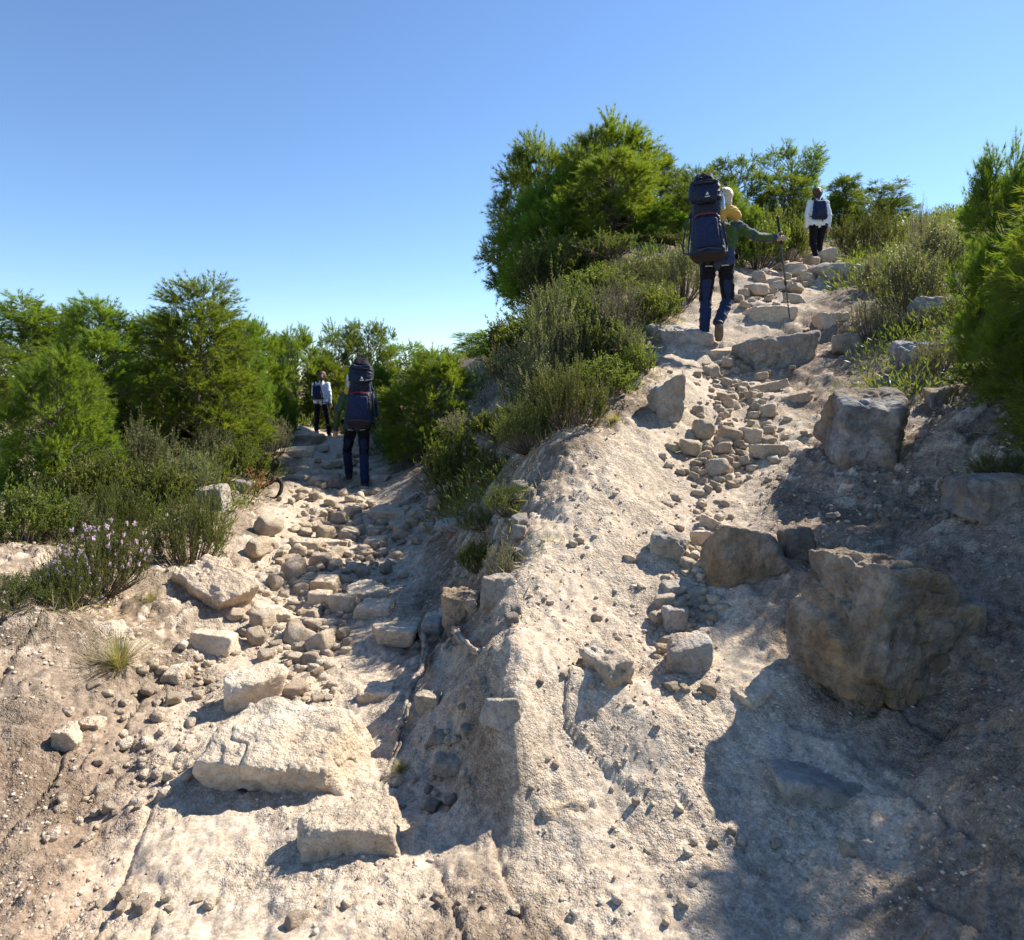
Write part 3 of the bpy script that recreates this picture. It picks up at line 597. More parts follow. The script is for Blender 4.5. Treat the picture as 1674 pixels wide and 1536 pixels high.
# rubble: chips between the cobbles, too many to count
def rubble():
    rg = np.random.default_rng(19); VV, FF = [], []; base = []
    for s in range(10):
        p, f = rock_shape(700 + s, 2, (1, rg.uniform(.6, .95), rg.uniform(.4, .7)), 11, .5, .03, 34); p[:, 2] -= p[:, 2].min(); base.append((p, f))
    n0 = 0
    beds = [([(470,1150,60),(490,1090,60),(500,1000,90),(545,940,100),(565,880,120),(570,820,110),(540,770,70)], 620), ([(1110,1080,40),(1115,990,45),(1145,920,35),(1165,800,60),(1215,705,75),(1200,640,70),(1190,600,50)], 420), ([(120,1380,60),(230,1260,130),(240,1150,130),(330,1080,60)], 170), ([(720,1350,60),(730,1200,60)], 60), ([(1235,500,50),(1310,450,50)], 40), ([(900,1230,90),(1120,1330,160),(1250,1450,200),(950,1490,220),(500,1480,220)], 90), ([(960,1100,60),(930,900,50),(1000,800,50)], 25)]
    for poly, cnt in beds:
        for k in range(cnt):
            t = rg.random() * (len(poly) - 1); i = int(t); t -= i; a, b = poly[i], poly[i + 1]
            px = a[0] + (b[0] - a[0]) * t + rg.normal() * (a[2] + (b[2] - a[2]) * t) * .6; py = a[1] + (b[1] - a[1]) * t + rg.normal() * 12
            P = hit(px, py); size = (4 + 21 * rg.random() ** 2.6) * P.y / F; p, f = base[rg.integers(10)]
            R = np.array(Matrix.Rotation(rg.random() * 6.28, 3, 'Z') @ Matrix.Rotation(rg.normal() * .3, 3, 'X'))
            VV.append(p @ R.T * size + np.array([P.x, P.y, gz(P.x, P.y) - size * rg.uniform(.08, .26)])); FF.append(f + n0); n0 += len(p)
    return mesh_np('rubble', np.concatenate(VV), np.concatenate(FF), True, [M['cream']])
# gravel: too small to count
def gravel():
    rg = np.random.default_rng(9); n = 34000
    px = rg.uniform(-60, 1734, n); d = np.exp(rg.uniform(math.log(1.6), math.log(9.5), n)); x = (px - CX) / F * d
    pm = path_mask(x, d); clump = fbm(np.stack([x * 2.2, d * 2.2, 0 * x], 1), 3, 5)
    keep = rg.random(n) < np.clip(0.22 + 0.8 * clump, 0.05, 1); x, d = x[keep], d[keep]; n = len(x)
    z = height(x, d) + banked(x, d)
    size = 0.003 + 0.013 * rg.random(n) ** 4
    size = size * np.clip(d / 3.6, .5, 1)
    dims = rg.uniform(.5, 1.5, (n, 1, 3)) * np.array([1, 1, .6])
    jit = 1 + rg.uniform(-.45, .3, (n, 12, 1))
    vv, ff = np.array([[0, 0, 1], *[[.894 * math.cos(a), .894 * math.sin(a), .447] for a in np.arange(5) * 2 * math.pi / 5], *[[.894 * math.cos(a), .894 * math.sin(a), -.447] for a in (np.arange(5) + .5) * 2 * math.pi / 5], [0, 0, -1]]), []
    for i in range(5):
        j = (i + 1) % 5
        ff += [(0, 1 + i, 1 + j), (1 + i, 6 + i, 1 + j), (1 + j, 6 + i, 6 + j), (11, 6 + j, 6 + i)]
    ff = np.array(ff)
    V = vv[None] * jit * dims * size[:, None, None]
    a = rg.uniform(0, 6.28, n); ca, sa = np.cos(a)[:, None], np.sin(a)[:, None]
    X = V[..., 0] * ca - V[..., 1] * sa + x[:, None]; Y = V[..., 0] * sa + V[..., 1] * ca + d[:, None]; Zz = V[..., 2] + z[:, None] + size[:, None] * .2
    V = np.stack([X, Y, Zz], -1).reshape(-1, 3); Fc = (ff[None] + 12 * np.arange(n)[:, None, None]).reshape(-1, 3)
    return mesh_np('gravel', V, Fc, False, [M['gravel']])
def gravel_mat():
    m, nt, b = mat('gravel'); g = N(nt, 'ShaderNodeNewGeometry')
    r = ramp(nt, [(0, (0.32, 0.24, 0.17)), (.4, (0.47, 0.375, 0.28)), (.85, (0.58, 0.48, 0.37)), (1, (0.64, 0.55, 0.44))]); nt.links.new(g.outputs['Random Per Island'], r.inputs[0])
    nt.links.new(r.outputs[0], b.inputs['Base Color']); b.inputs['Roughness'].default_value = .95; b.inputs['Specular IOR Level'].default_value = .15
    return m
M['gravel'] = gravel_mat()
tag(obj('gravel', gravel()), 'fine pale gravel strewn over the paths and banks', 'gravel', kind='stuff')
tag(obj('rubble', rubble()), 'small stone chips between the cobbles of both path beds', 'rubble', kind='stuff')
# ------------------------------------------------------------------ plants
def blades(base, direc, length, width, rg, bend=0.0, quad=False):
    """one triangle (or a folded pair) per needle or leaf: arrays (n,3),(n,3),(n,),(n,)"""
    n = len(base); d = direc / (np.linalg.norm(direc, axis=1)[:, None] + 1e-9)
    r = rg.normal(size=(n, 3)); s = np.cross(d, r); s /= np.linalg.norm(s, axis=1)[:, None] + 1e-9
    w = width[:, None] * .5; L = length[:, None]
    if not quad:
        V = np.stack([base - s * w, base + s * w, base + d * L], 1)
        return V.reshape(-1, 3), np.arange(3 * n).reshape(-1, 3)
    m = base + d * L * .5
    V = np.stack([base, m - s * w, base + d * L, m + s * w], 1).reshape(-1, 3)
    i = 4 * np.arange(n)
    return V, np.stack([i, i + 1, i + 2, i + 3], 1)

def pine(seed, H=3.0, spread=1.0, clusters=60, base=0.12, twigs=26, needles=26, shape='open', nw=0.0045, nl=0.085, m='needle'):
    rg = np.random.default_rng(seed); wood = MB()
    lean = rg.normal(0, .06, 2)
    def trunk_at(t):
        z = t * H * .93
        return np.array([lean[0] * z + .05 * math.sin(z * 2.1 + seed), lean[1] * z + .05 * math.cos(z * 1.7 + seed), z])
    tp = [trunk_at(t) for t in np.linspace(0, 1, 12)]
    wood.tube([tp[0] - np.array([0, 0, .15])] + tp, [.055 * H / 3 + .02] + [(.05 * H / 3) * (1 - .85 * t) + .006 for t in np.linspace(0, 1, 12)], 8)
    B, Dn, TI = [], [], []
    for k in range(clusters):
        ck = rg.random()
        t = base + (1 - base) * ((k + rg.random()) / clusters)
        if shape == 'open': rad = spread * (.16 + .95 * (1 - t) ** .65) * rg.uniform(.4, 1.1)
        elif shape == 'bush': rad = spread * math.sqrt(max(.05, 1 - (t ** 2.4))) * rg.uniform(.6, 1.08)
        else: rad = spread * math.sqrt(max(.03, 1 - ((t - .62) / .48) ** 2)) * rg.uniform(.5, 1.1)
        az = k * 2.399 + rg.normal(0, .5)
        p0 = trunk_at(max(.03, t - rg.uniform(.08, .22)))
        tip = trunk_at(min(1, t)); tip = np.array([tip[0] + rad * math.cos(az), tip[1] + rad * math.sin(az), t * H + rg.normal(0, .04) * H])
        mid = (p0 + tip) / 2 + np.array([0, 0, -.06 * rad]) + rg.normal(0, .05, 3)
        q = [p0, (p0 + mid) / 2 + rg.normal(0, .02, 3), mid, (mid + tip) / 2 + rg.normal(0, .03, 3), tip]
        r0 = .010 + .012 * rad
        wood.tube(q, [r0, r0 * .8, r0 * .6, r0 * .45, r0 * .25], 5)
        out = np.array([math.cos(az), math.sin(az), .55])
        for j in range(twigs):
            s = rg.uniform(.35, 1.0) ** .7
            a = q[3] * (1 - s) + q[4] * s if s > .3 else q[3]
            d = out * .7 + rg.normal(0, .75, 3); d[2] = d[2] * .7 + .35; d /= np.linalg.norm(d)
            L = rg.uniform(.14, .42) * (.8 + .25 * spread); e = a + d * L
            if j % 3 == 0: wood.tube([a, (a + e) / 2 + rg.normal(0, .015, 3), e], [.005, .0035, .002], 3)
            tk = .55 * ck + .45 * rg.random()
            for u in (.6, .82, 1.0):
                nn = needles // 3; TI.append(np.full(nn, tk))
                B.append(np.repeat((a + (e - a) * u)[None], nn, 0) + rg.normal(0, .008, (nn, 3)))
                Dn.append(d[None] * .85 + rg.normal(0, .36, (nn, 3)))
    B = np.concatenate(B); Dn = np.concatenate(Dn); n = len(B)
    V, Fc = blades(B, Dn, rg.uniform(.6, 1.15, n) * nl, np.full(n, nw), rg)
    return wood.mesh('trunk', M['bark']), tint(mesh_np('crown', V, Fc, False, [M[m]]), np.concatenate(TI), 3), H, spread

PINES = {
 'open': [pine(1, 3.0, .95, 78, .10, 26, 36, 'open', .0075, .10, 'needle2'), pine(2, 3.0, .85, 70, .14, 26, 36, 'open', .0075, .10, 'needle2')],
 'bush': [pine(3, 2.6, 1.15, 96, .03, 28, 36, 'bush', .0085, .125, 'needle2'), pine(4, 2.4, 1.1, 88, .03, 28, 36, 'bush', .0085, .12, 'needle2')],
 'dome': [pine(5, 3.0, 1.05, 80, .12, 26, 30, 'dome', .010, .11), pine(6, 3.2, .95, 74, .14, 26, 30, 'dome', .011, .11)],
}
def plant_at(px, d, sink=.04):
    x = (px - CX) / F * d; return Vector((x, d, gz(x, d) - sink))
def pine_tree(kind, v, px, top, w, d, label, rz, group):
    P = plant_at(px, d); tm, cm, H, sp = PINES[kind][v]
    h = (YH - top) / F * d - P.z; sz = max(.3, h / (H * 1.05)); sx = w * d / F / (2.25 * sp)
    e = empty('pine_tree', P, rz); e.scale = (sx, sx, sz)
    obj('trunk', tm, e); obj('crown', cm, e)
    tag(e, label, 'tree', group)
GL, GR = 'pines behind the left path', 'pines behind the right path'
T = [
 ('open',0,152,488,190,8.8,'open-crowned pine with bare limbs left of the tallest pine',.4,GL),
 ('open',1,318,462,215,9.6,'tallest pine of the left hillside with a leaning trunk showing',1.2,GL),
 ('open',0,255,512,130,14.5,'dark pine top just left of the tallest left pine',2.5,GL),
 ('dome',0,208,548,110,16,'small dark pine in the dip between the open pine and the tallest',.9,GL),
 ('bush',0,405,542,130,13.5,'bushy light green pine right of the tallest left pine',1.9,GL),
 ('bush',1,352,585,150,10.5,'low bushy pine under the tallest left pine',3.1,GL),
 ('dome',1,376,528,70,18,'narrow pine tip showing above the bushy light green pine',.2,GL),
 ('bush',1,482,545,100,21.5,'bushy pine above the woman on the left path',5.0,GL),
 ('dome',0,545,532,80,24,'dark leaning pine on the skyline above the woman on the left path',2.2,GL),
 ('dome',1,605,530,90,24,'broad dark pine on the skyline above the rucksack of the left man',3.6,GL),
 ('bush',0,552,590,100,22,'pale green bushy pine right beside the woman on the left path',4.1,GL),
 ('bush',1,612,600,100,17,'bushy pine directly behind the rucksack of the left man',.7,GL),
 ('dome',1,672,562,85,27,'thin pale pine on the skyline right of the left rucksack',1.4,GL),
 ('dome',0,715,570,70,26,'small dark skyline pine above the low pine',5.3,GL),
 ('bush',0,692,585,165,10.6,'low light green pine right of the man on the left path',.3,GL),
 ('dome',0,765,604,55,42,'far dark pine at the right end of the left skyline',2.0,GL),
 ('bush',1,92,585,170,6.0,'bright green young pine close at the left edge',4.4,GL),
 ('open',1,40,492,190,13,'tall pine at the far left, beside the open-crowned pine',5.5,GL),
 ('dome',1,-50,560,170,11,'pine cut off by the left border of the view',.1,GL),
 ('bush',0,245,600,150,10.2,'shadowy bushy pine between the open pine and the tallest pine',2.8,GL),
 ('bush',1,160,630,150,9.4,'dense pine below the open-crowned pine',.9,GL),
 ('dome',0,800,540,120,22,'round pine in the saddle between the two hillsides',3.3,GL),
 ('bush',0,965,206,215,17.5,'largest bushy light green pine of the right hillside',1.0,GR),
 ('bush',1,880,245,180,18.5,'bushy pine left of the largest light green pine',2.1,GR),
 ('bush',0,1085,245,110,18,'slim light green pine right of the largest bushy pine',3.0,GR),
 ('bush',1,1012,280,140,16.5,'nearer pine in front of the largest bushy pine',4.2,GR),
 ('bush',1,925,325,180,16,'lowest bushy pine at the left of the right hillside',.4,GR),
 ('open',0,398,520,120,10.8,'feathery pine between the tallest left pine and the bushy light green one',3.4,GL),
 ('open',1,92,508,130,13.5,'feathery pine just left of the open-crowned pine',1.9,GL),
 ('bush',0,1005,272,180,15.2,'bright pine standing in front of the largest bushy right pine',5.2,GR),
 ('bush',1,905,300,180,16.8,'bright pine above the tall whitish left rosemary of the right path',3.7,GR),
 ('bush',0,1078,335,105,14.5,'small bright pine just left of the hooded carrier',2.2,GR),
 ('bush',0,1930,230,420,3.1,'nearest pine past the right border, out of view, added for its shade',4.1,GR),  # unseen tree, added to darken the foreground at lower right
 ('bush',1,1760,330,260,3.7,'pine added past the right border to shade the huge boulder',1.2,GR),  # added tree, widens the shade over the lower right rocks
 ('dome',0,1148,276,75,15,'small pine top above the dark hooded rucksack',5.1,GR),
 ('dome',1,1212,260,95,18,'rounded dark pine above the yellow sleeve',1.8,GR),
 ('bush',0,1195,305,100,13,'light green pine behind the blond child',2.6,GR),
 ('dome',0,1288,246,105,19.5,'tall dark pine above the trekking pole',.6,GR),
 ('dome',1,1275,300,100,18,'dense dark pine at the foot of the tall dark pine',3.9,GR),
 ('open',0,1382,288,85,23,'thin airy pine right of the woman on the right path',2.9,GR),
 ('dome',1,1425,302,85,24,'broad skyline pine right of the thin airy pine',4.8,GR),
 ('bush',0,1350,325,80,23,'pale pine right behind the woman on the right path',.9,GR),
 ('dome',0,1540,356,45,38,'tiny far pine on the right skyline',1.1,GR),
 ('dome',1,1465,348,70,26,'low skyline pine sloping down to the right',2.2,GR),
 ('open',1,1650,330,130,16,'pine at the far right edge of the view',4.0,GR),
 ('bush',0,1655,255,170,4.5,'dense pine added on the right bank at the border to shade the rocks',2.0,GR),  # added as a sun blocker for the right bank
 ('bush',1,1850,240,380,4.3,'big pine past the right border, mostly out of view, added for shade',.5,GR),  # added outside the view to cast shade on the lower right
 ('bush',1,1120,320,110,17,'pine half hidden behind the rucksack of the man with the pole',5.6,GR),
]
for t in T: pine_tree(*t)

def shrub(seed, kind):
    rg = np.random.default_rng(seed); st = MB(); B, Dn, LL, WW, TI = [], [], [], [], []; FB, FD = [], []
    spec = dict(rosemary=(110, .85, .45, 64, .026, .0075), heath=(130, .6, .75, 54, .022, .009), leafy=(90, .75, .6, 50, .034, .017), silver=(90, .7, .6, 48, .022, .009), twiggy=(100, .7, .55, 18, .02, .006), flower=(130, .62, .7, 54, .022, .009))[kind]
    ns, H, sp, nl, ll, lw = spec
    for k in range(ns):
        az = rg.random() * 6.283; out = sp * rg.random() ** .6; h = H * rg.uniform(.55, 1.08) * (1 - .35 * (out / sp) ** 2)
        b = np.array([math.cos(az) * out * .25, math.sin(az) * out * .25, -.03]); tip = np.array([math.cos(az) * out, math.sin(az) * out, h])
        m = (b + tip) / 2 + np.array([math.cos(az) * out * .18, math.sin(az) * out * .18, -.05]) + rg.normal(0, .03, 3)
        m2 = (m + tip) / 2 + rg.normal(0, .02, 3)
        st.tube([b, m, m2, tip], [.006, .0045, .003, .0012], 3)
        subs = [(m, tip, 1.0)]; tk_ = rg.random()
        for j in range(5 if kind in ('leafy', 'heath', 'flower', 'silver') else 3):
            s = rg.uniform(.15, .8); a = m * (1 - s) + tip * s; e = a + (tip - m) * rg.uniform(.25, .5) + rg.normal(0, .06, 3)
            st.tube([a, e], [.0025, .001], 3); subs.append((a, e, .6))
        for a, e, f in subs:
            n = int(nl * f); u = rg.random(n) ** .75
            B.append(a + (e - a) * u[:, None]); ax = (e - a) / (np.linalg.norm(e - a) + 1e-9)
            Dn.append(ax[None] * .75 + rg.normal(0, .6, (n, 3))); TI.append(np.full(n, tk_))
            LL.append(rg.uniform(.6, 1.25, n) * ll); WW.append(rg.uniform(.7, 1.2, n) * lw)
        if kind == 'flower' and k % 2 == 0:
            n = 16; FB.append(np.repeat(tip[None], n, 0) + rg.normal(0, .006, (n, 3))); FD.append(rg.normal(0, 1, (n, 3)) + np.array([0, 0, .4]))
    B = np.concatenate(B); Dn = np.concatenate(Dn)
    V, Fc = blades(B, Dn, np.concatenate(LL), np.concatenate(WW), rg, quad=True)
    mt = {'rosemary': 'rosemary', 'heath': 'heath', 'leafy': 'shrub', 'silver': 'silver', 'twiggy': 'dry' if False else 'silver', 'flower': 'heath'}[kind]
    fl = None
    if FB:
        FB = np.concatenate(FB); FD = np.concatenate(FD); n = len(FB)
        v2, f2 = blades(FB, FD, rg.uniform(.02, .034, n), np.full(n, .02), rg, quad=True); fl = tint(mesh_np('flowers', v2, f2, False, [M['petal']]), rg.random(n), 4)
    return st.mesh('stems', M['twig']), tint(mesh_np('foliage', V, Fc, False, [M[mt]]), np.concatenate(TI), 4), fl, H, sp
SHRUBS = {k: [shrub(11 + 7 * i + 3 * j, k) for j in range(2)] for i, k in enumerate(('rosemary', 'heath', 'leafy', 'silver', 'twiggy', 'flower'))}
SHRUBS['flower'] = SHRUBS['flower'][:1] * 2
def bush(kind, v, px, top, w, d, label, rz, group):
    P = plant_at(px, d, .03); sm, fm, fl, H, sp = SHRUBS[kind][v]
    h = (YH - top) / F * d - P.z; sx = w * d / F / (2.0 * sp); sz = max(.25, h / H)
    e = empty('shrub', P, rz); e.scale = (sx, sx, sz)
    obj('stems', sm, e); obj('foliage', fm, e)
    if fl: obj('flowers', fl, e)
    tag(e, label, 'shrub', group)
SL, SM, SRR = 'shrubs along the left path', 'shrubs between the two paths', 'shrubs along the right path'
B_ = [
 ('flower',0,165,858,165,3.95,'dark heath with lilac flowers at the left edge',.3,SL),
 ('flower',1,110,905,110,3.6,'smaller lilac-flowered heath in front of the flowering one at the left edge',2.0,SL),
 ('heath',0,312,805,125,4.7,'low yellow-green heath overhanging the tilted ochre slab',1.1,SL),
 ('rosemary',0,232,690,110,6.6,'tall silvery rosemary in front of the left pines',.5,SL),
 ('leafy',0,150,745,120,5.6,'green bush between the young pine and the tall silvery rosemary',1.7,SL),
 ('rosemary',1,305,735,105,6.2,'greyish rosemary behind the rounded grey rock',2.8,SL),
 ('leafy',1,395,722,95,8.6,'green bush at the bend of the left path above the shaded rock',4.0,SL),
 ('silver',0,435,672,80,11,'pale silvery bush left of the woman on the left path',.9,SL),
 ('leafy',0,448,655,80,14,'green bush behind the pale silvery bush on the left path',3.7,SL),
 ('rosemary',0,345,700,90,9,'rosemary below the bushy light green left pine',5.0,SL),
 ('heath',1,215,840,120,5.0,'dull green heath between the flowering heath and the overhanging one',2.2,SL),
 ('leafy',1,40,800,150,4.4,'green bush cut by the left border beside the flowering heath',.2,SL),
 ('heath',0,20,940,150,3.4,'low heath at the lower left border',1.4,SL),
 ('leafy',0,745,705,110,7.2,'glossy green bush at the right edge of the left path',.8,SL),
 ('silver',1,760,672,95,9.5,'silvery bush behind the glossy green bush',2.7,SL),
 ('heath',1,640,690,70,13,'dim heath between the left man and the low pine',.1,SL),
 ('leafy',1,560,672,60,19,'small bush at the far end of the left path',1.0,SL),
 ('heath',0,805,735,95,5.9,'bush on the crest between the paths',4.6,SM),
 ('leafy',1,822,668,110,7.2,'green bush high on the crest left of the right pines',3.2,SM),
 ('rosemary',1,850,560,130,8.6,'rosemary on the crest below the bushy left pine of the right hillside',.6,SM),
 ('silver',0,780,625,90,17,'pale bush low in the saddle between the hillsides',5.2,SM),
 ('heath',0,935,592,150,5.1,'low bright heath at the left edge of the right path',2.9,SRR),
 ('rosemary',0,905,470,120,6.4,'tall whitish rosemary left of the right path',1.6,SRR),
 ('leafy',1,965,505,110,6.6,'dark green bush between the whitish rosemary and the upright one',.4,SRR),
 ('rosemary',1,1012,520,90,6.5,'upright green rosemary above the low bright heath',3.3,SRR),
 ('twiggy',0,1010,440,100,7.8,'grey-tipped twiggy shrub under the nearer right pine',4.9,SRR),
 ('heath',1,1072,455,80,8.8,'round green heath above the ochre-sided boulder',.7,SRR),
 ('rosemary',0,1118,400,85,9.6,'rosemary left of the legs of the man with the pole',2.3,SRR),
 ('leafy',0,1040,565,70,6.2,'small leafy plant behind the upright pockmarked slab',5.7,SRR),
 ('leafy',1,1238,352,100,13,'olive green bush under the outstretched arm',.2,SRR),
 ('leafy',0,1280,345,85,15,'bush behind the trekking pole at the path edge',3.5,SRR),
 ('silver',1,1302,372,60,15.5,'little silvery tuft left of the woman on the right path',1.9,SRR),
 ('heath',0,1418,345,125,14.5,'dense dark round bush right of the woman on the right path',.9,SRR),
 ('rosemary',1,1485,395,120,8.0,'tall whitish rosemary on the right bank',2.1,SRR),
 ('rosemary',0,1535,362,120,9.5,'tall green rosemary at the right edge',4.3,SRR),
 ('silver',0,1428,418,70,9.8,'pale silvery shrub left of the tall whitish rosemary',.5,SRR),
 ('twiggy',1,1425,485,110,7.4,'dry grey twiggy shrub above the dark lichened block',1.2,SRR),
 ('silver',1,1532,552,75,5.6,'silvery bush on the rocks at the right edge',3.0,SRR),
 ('twiggy',0,1500,500,90,7.2,'thin twiggy shrub between the right bank rocks',4.4,SRR),
 ('twiggy',1,1503,326,45,11,'bare upright stalks rising against the sky at the right',.3,SRR),
 ('heath',1,1620,470,170,6.4,'dark heath at the far right border',2.4,SRR),
 ('leafy',0,1640,600,170,4.6,'leafy bush overhanging the far right border',5.1,SRR),
 ('heath',0,1655,760,140,3.4,'low heath on the bank at the far right',.8,SRR),
 ('rosemary',1,1760,640,220,3.9,'tall rosemary past the right border, mostly out of view',2.9,SRR),
 ('leafy',0,252,760,120,5.8,'leafy bush between the tall silvery rosemary and the greyish one',1.2,SL),
 ('heath',1,185,790,120,5.0,'heath directly behind the lilac-flowered one at the left edge',.2,SL),
 ('rosemary',0,118,815,110,4.7,'small rosemary under the bright green young pine',2.2,SL),
 ('leafy',1,335,765,90,6.7,'low bush right of the greyish rosemary',3.2,SL),
 ('heath',0,420,735,70,9.2,'little heath right of the bush at the bend of the left path',4.2,SL),
 ('heath',0,1030,425,140,10.6,'broad heath under the nearer right pine',1.5,SRR),
 ('leafy',1,985,438,130,9.6,'leafy bush in front of the broad heath, under the right pines',2.5,SRR),
 ('heath',0,1000,385,160,13.2,'heath close under the largest bushy right pine',2.4,SRR),
 ('leafy',1,915,390,160,13.6,'leafy bush under the lowest bushy pine of the right hillside',3.4,SRR),
 ('heath',1,1075,385,120,14,'heath under the slim light green pine',4.4,SRR),
 ('leafy',0,860,515,150,11.5,'leafy bush at the top of the crest, left of the right pines',.9,SM),
 ('rosemary',1,1092,412,95,11.2,'rosemary behind the round green heath, left of the pole man',3.5,SRR),
 ('heath',1,940,462,150,8.8,'heath behind the tall whitish left rosemary of the right path',4.5,SRR),
 ('leafy',0,1066,470,105,8.3,'bush just above and left of the ochre-sided boulder',5.5,SRR),
 ('rosemary',0,882,585,140,6.0,'rosemary at the top of the crest beside the low bright heath',.6,SM),
 ('heath',1,868,650,130,5.2,'heath spilling down the crest left of the low bright heath',1.6,SM),
 ('leafy',1,990,585,120,5.7,'dark bush right of the low bright heath of the right path',2.6,SRR),
 ('heath',1,836,790,100,4.25,'heath on the crest above the bedded grey rock',3.6,SM),
 ('heath',0,796,835,115,4.7,'heath hanging over the shaded flank of the crest',4.6,SM),
 ('silver',0,826,890,75,3.5,'small silvery bush low on the crest between the paths',5.6,SM),
 ('leafy',0,786,905,85,4.1,'leafy bush above the ochre lichened boulder',.9,SM),
]
for b in B_: bush(*b)

# grass tussock
def tussock(n, H, sp, seed):
    rg = np.random.default_rng(seed); V = []; Fc = []
    for k in range(n):
        az = rg.random() * 6.283; out = sp * rg.random() ** .7; h = H * rg.uniform(.5, 1.1) * (1 - .5 * out / sp)
        b = np.array([math.cos(az) * .03 * rg.random(), math.sin(az) * .03 * rg.random(), -.01])
        pts = [b + np.array([math.cos(az) * out * t ** 1.4, math.sin(az) * out * t ** 1.4, h * (1.7 * t - .75 * t * t)]) for t in np.linspace(0, 1, 6)]
        s = np.array([-math.sin(az), math.cos(az), 0]) * .0016
        o = len(V)
        for i, p in enumerate(pts): w = 1 - i / 5.5; V += [p - s * w, p + s * w]
        Fc += [(o + 2 * i, o + 2 * i + 1, o + 2 * i + 3, o + 2 * i + 2) for i in range(5)]
    return tint(mesh_np('grass_tussock', V, Fc, True, [M['grass']]), rg.random(n), 12)
tm_ = tussock(420, .22, .3, 4)
o = obj('grass_tussock', tm_); o.location = hit(195, 1092); tag(o, 'straw-coloured grass tussock below the flowering heath', 'grass')
for (px, py, s, lb) in [(1005, 690, .5, 'small grass tuft at the foot of the low bright heath'), (880, 700, .6, 'grass tuft on the crest at the left edge of the right path'), (655, 1262, .28, 'tiny green grass tuft in the shade at the lower end of the root'), (1395, 545, .6, 'dry grass tuft under the dry grey twiggy shrub'), (245, 985, .45, 'thin grass tuft left of the tilted ochre slab'), (700, 800, .6, 'grass tuft under the glossy green bush')]:
    c = obj('grass_tussock', tm_); c.location = hit(px, py); c.scale = (s, s, s); c.rotation_euler = (0, 0, px); tag(c, lb, 'grass')

# dry sprig, curled branch and roots
def line_world(pts, lift=0.0):
    return [np.array(hit(a, b)) + np.array([0, 0, lift + (l if l else 0)]) for a, b, l in pts]
rg = np.random.default_rng(3)
P = hit(418, 812); e = empty('dry_sprig', P); st = MB(); B, Dn = [], []
for k in range(12):
    t = np.array([rg.normal(0, .09), rg.normal(0, .08), rg.uniform(.14, .34)]); st.tube([np.array([0, 0, -.02]), t * .5 + rg.normal(0, .01, 3), t], [.004, .003, .001], 3)
    u = rg.random(26); B.append(t[None] * (.35 + .65 * u[:, None])); Dn.append(t[None] + rg.normal(0, .25, (26, 3)))
B = np.concatenate(B); V, Fc = blades(B, np.concatenate(Dn), rg.uniform(.02, .045, len(B)), np.full(len(B), .012), rg, quad=True)
obj('stems', st.mesh('stems', M['twig']), e); obj('leaves', tint(mesh_np('leaves', V, Fc, False, [M['dry']]), rg.random(len(B)), 4), e)
tag(e, 'dead orange-brown sprig beside the dark curled branch', 'plant')
P = np.array(hit(442, 812)); r = .16
loop = [P + np.array([-.34, 0, .02]), P + np.array([-.2, 0, .1]), P + np.array([-.08, 0, .13])] + [P + np.array([.05 + .085 * math.cos(a), .06 * math.sin(a), .10 + .105 * math.sin(a)]) for a in np.linspace(2.4, -2.0, 14)]
tag(obj('curled_branch', MB().tube(loop, [.026] * 3 + [.03] * 5 + [.024] * 5 + [.014] * 4, 8).mesh('curled_branch', M['burnt'])), 'dark branch curled into a loop left of the left path', 'branch')
def root(pts, rad, label, twist=.006):
    w = line_world(pts, .015); q = []
    for k in range(len(w) - 1):
        for t in np.linspace(0, 1, 6)[:-1]: q.append(w[k] * (1 - t) + w[k + 1] * t)
    q.append(w[-1]); n = len(q); q = np.array(q) + rg.normal(0, .004, (n, 3))
    mb = MB()
    for s in range(3):
        off = np.array([[math.cos(2.1 * s + i * .25) * rad * .5, math.sin(2.1 * s + i * .2) * rad * .3, math.sin(2.1 * s + i * .25) * rad * .5] for i in range(n)])
        mb.tube(q + off, [rad * (1.0 - .55 * i / n) * (.9 + .2 * rg.random()) * .75 for i in range(n)], 8)
    tag(obj('exposed_root', mb.mesh('exposed_root', M['root'])), label, 'root')
root([(676, 1030, .0), (690, 1048, .03), (696, 1085, .04), (690, 1120, .05), (674, 1140, .05), (664, 1170, .03), (656, 1200, .015), (650, 1225, .0), (646, 1255, -.04)], .018, 'twisted grey root snaking down the bare right bank of the left path')
root([(742, 1040, .02), (755, 1062, .03), (775, 1078, .03), (800, 1082, -.02)], .017, 'dark root end under the ochre lichened boulder')
root([(615, 1022, -.01), (640, 1028, .015), (662, 1042, .01), (680, 1046, -.02)], .02, 'thin root running from the smooth low rock to the twisted root')
root([(640, 838, 0), (665, 825, .03), (690, 812, .03), (715, 806, 0)], .022, 'thin dark root at the foot of the glossy green bush')

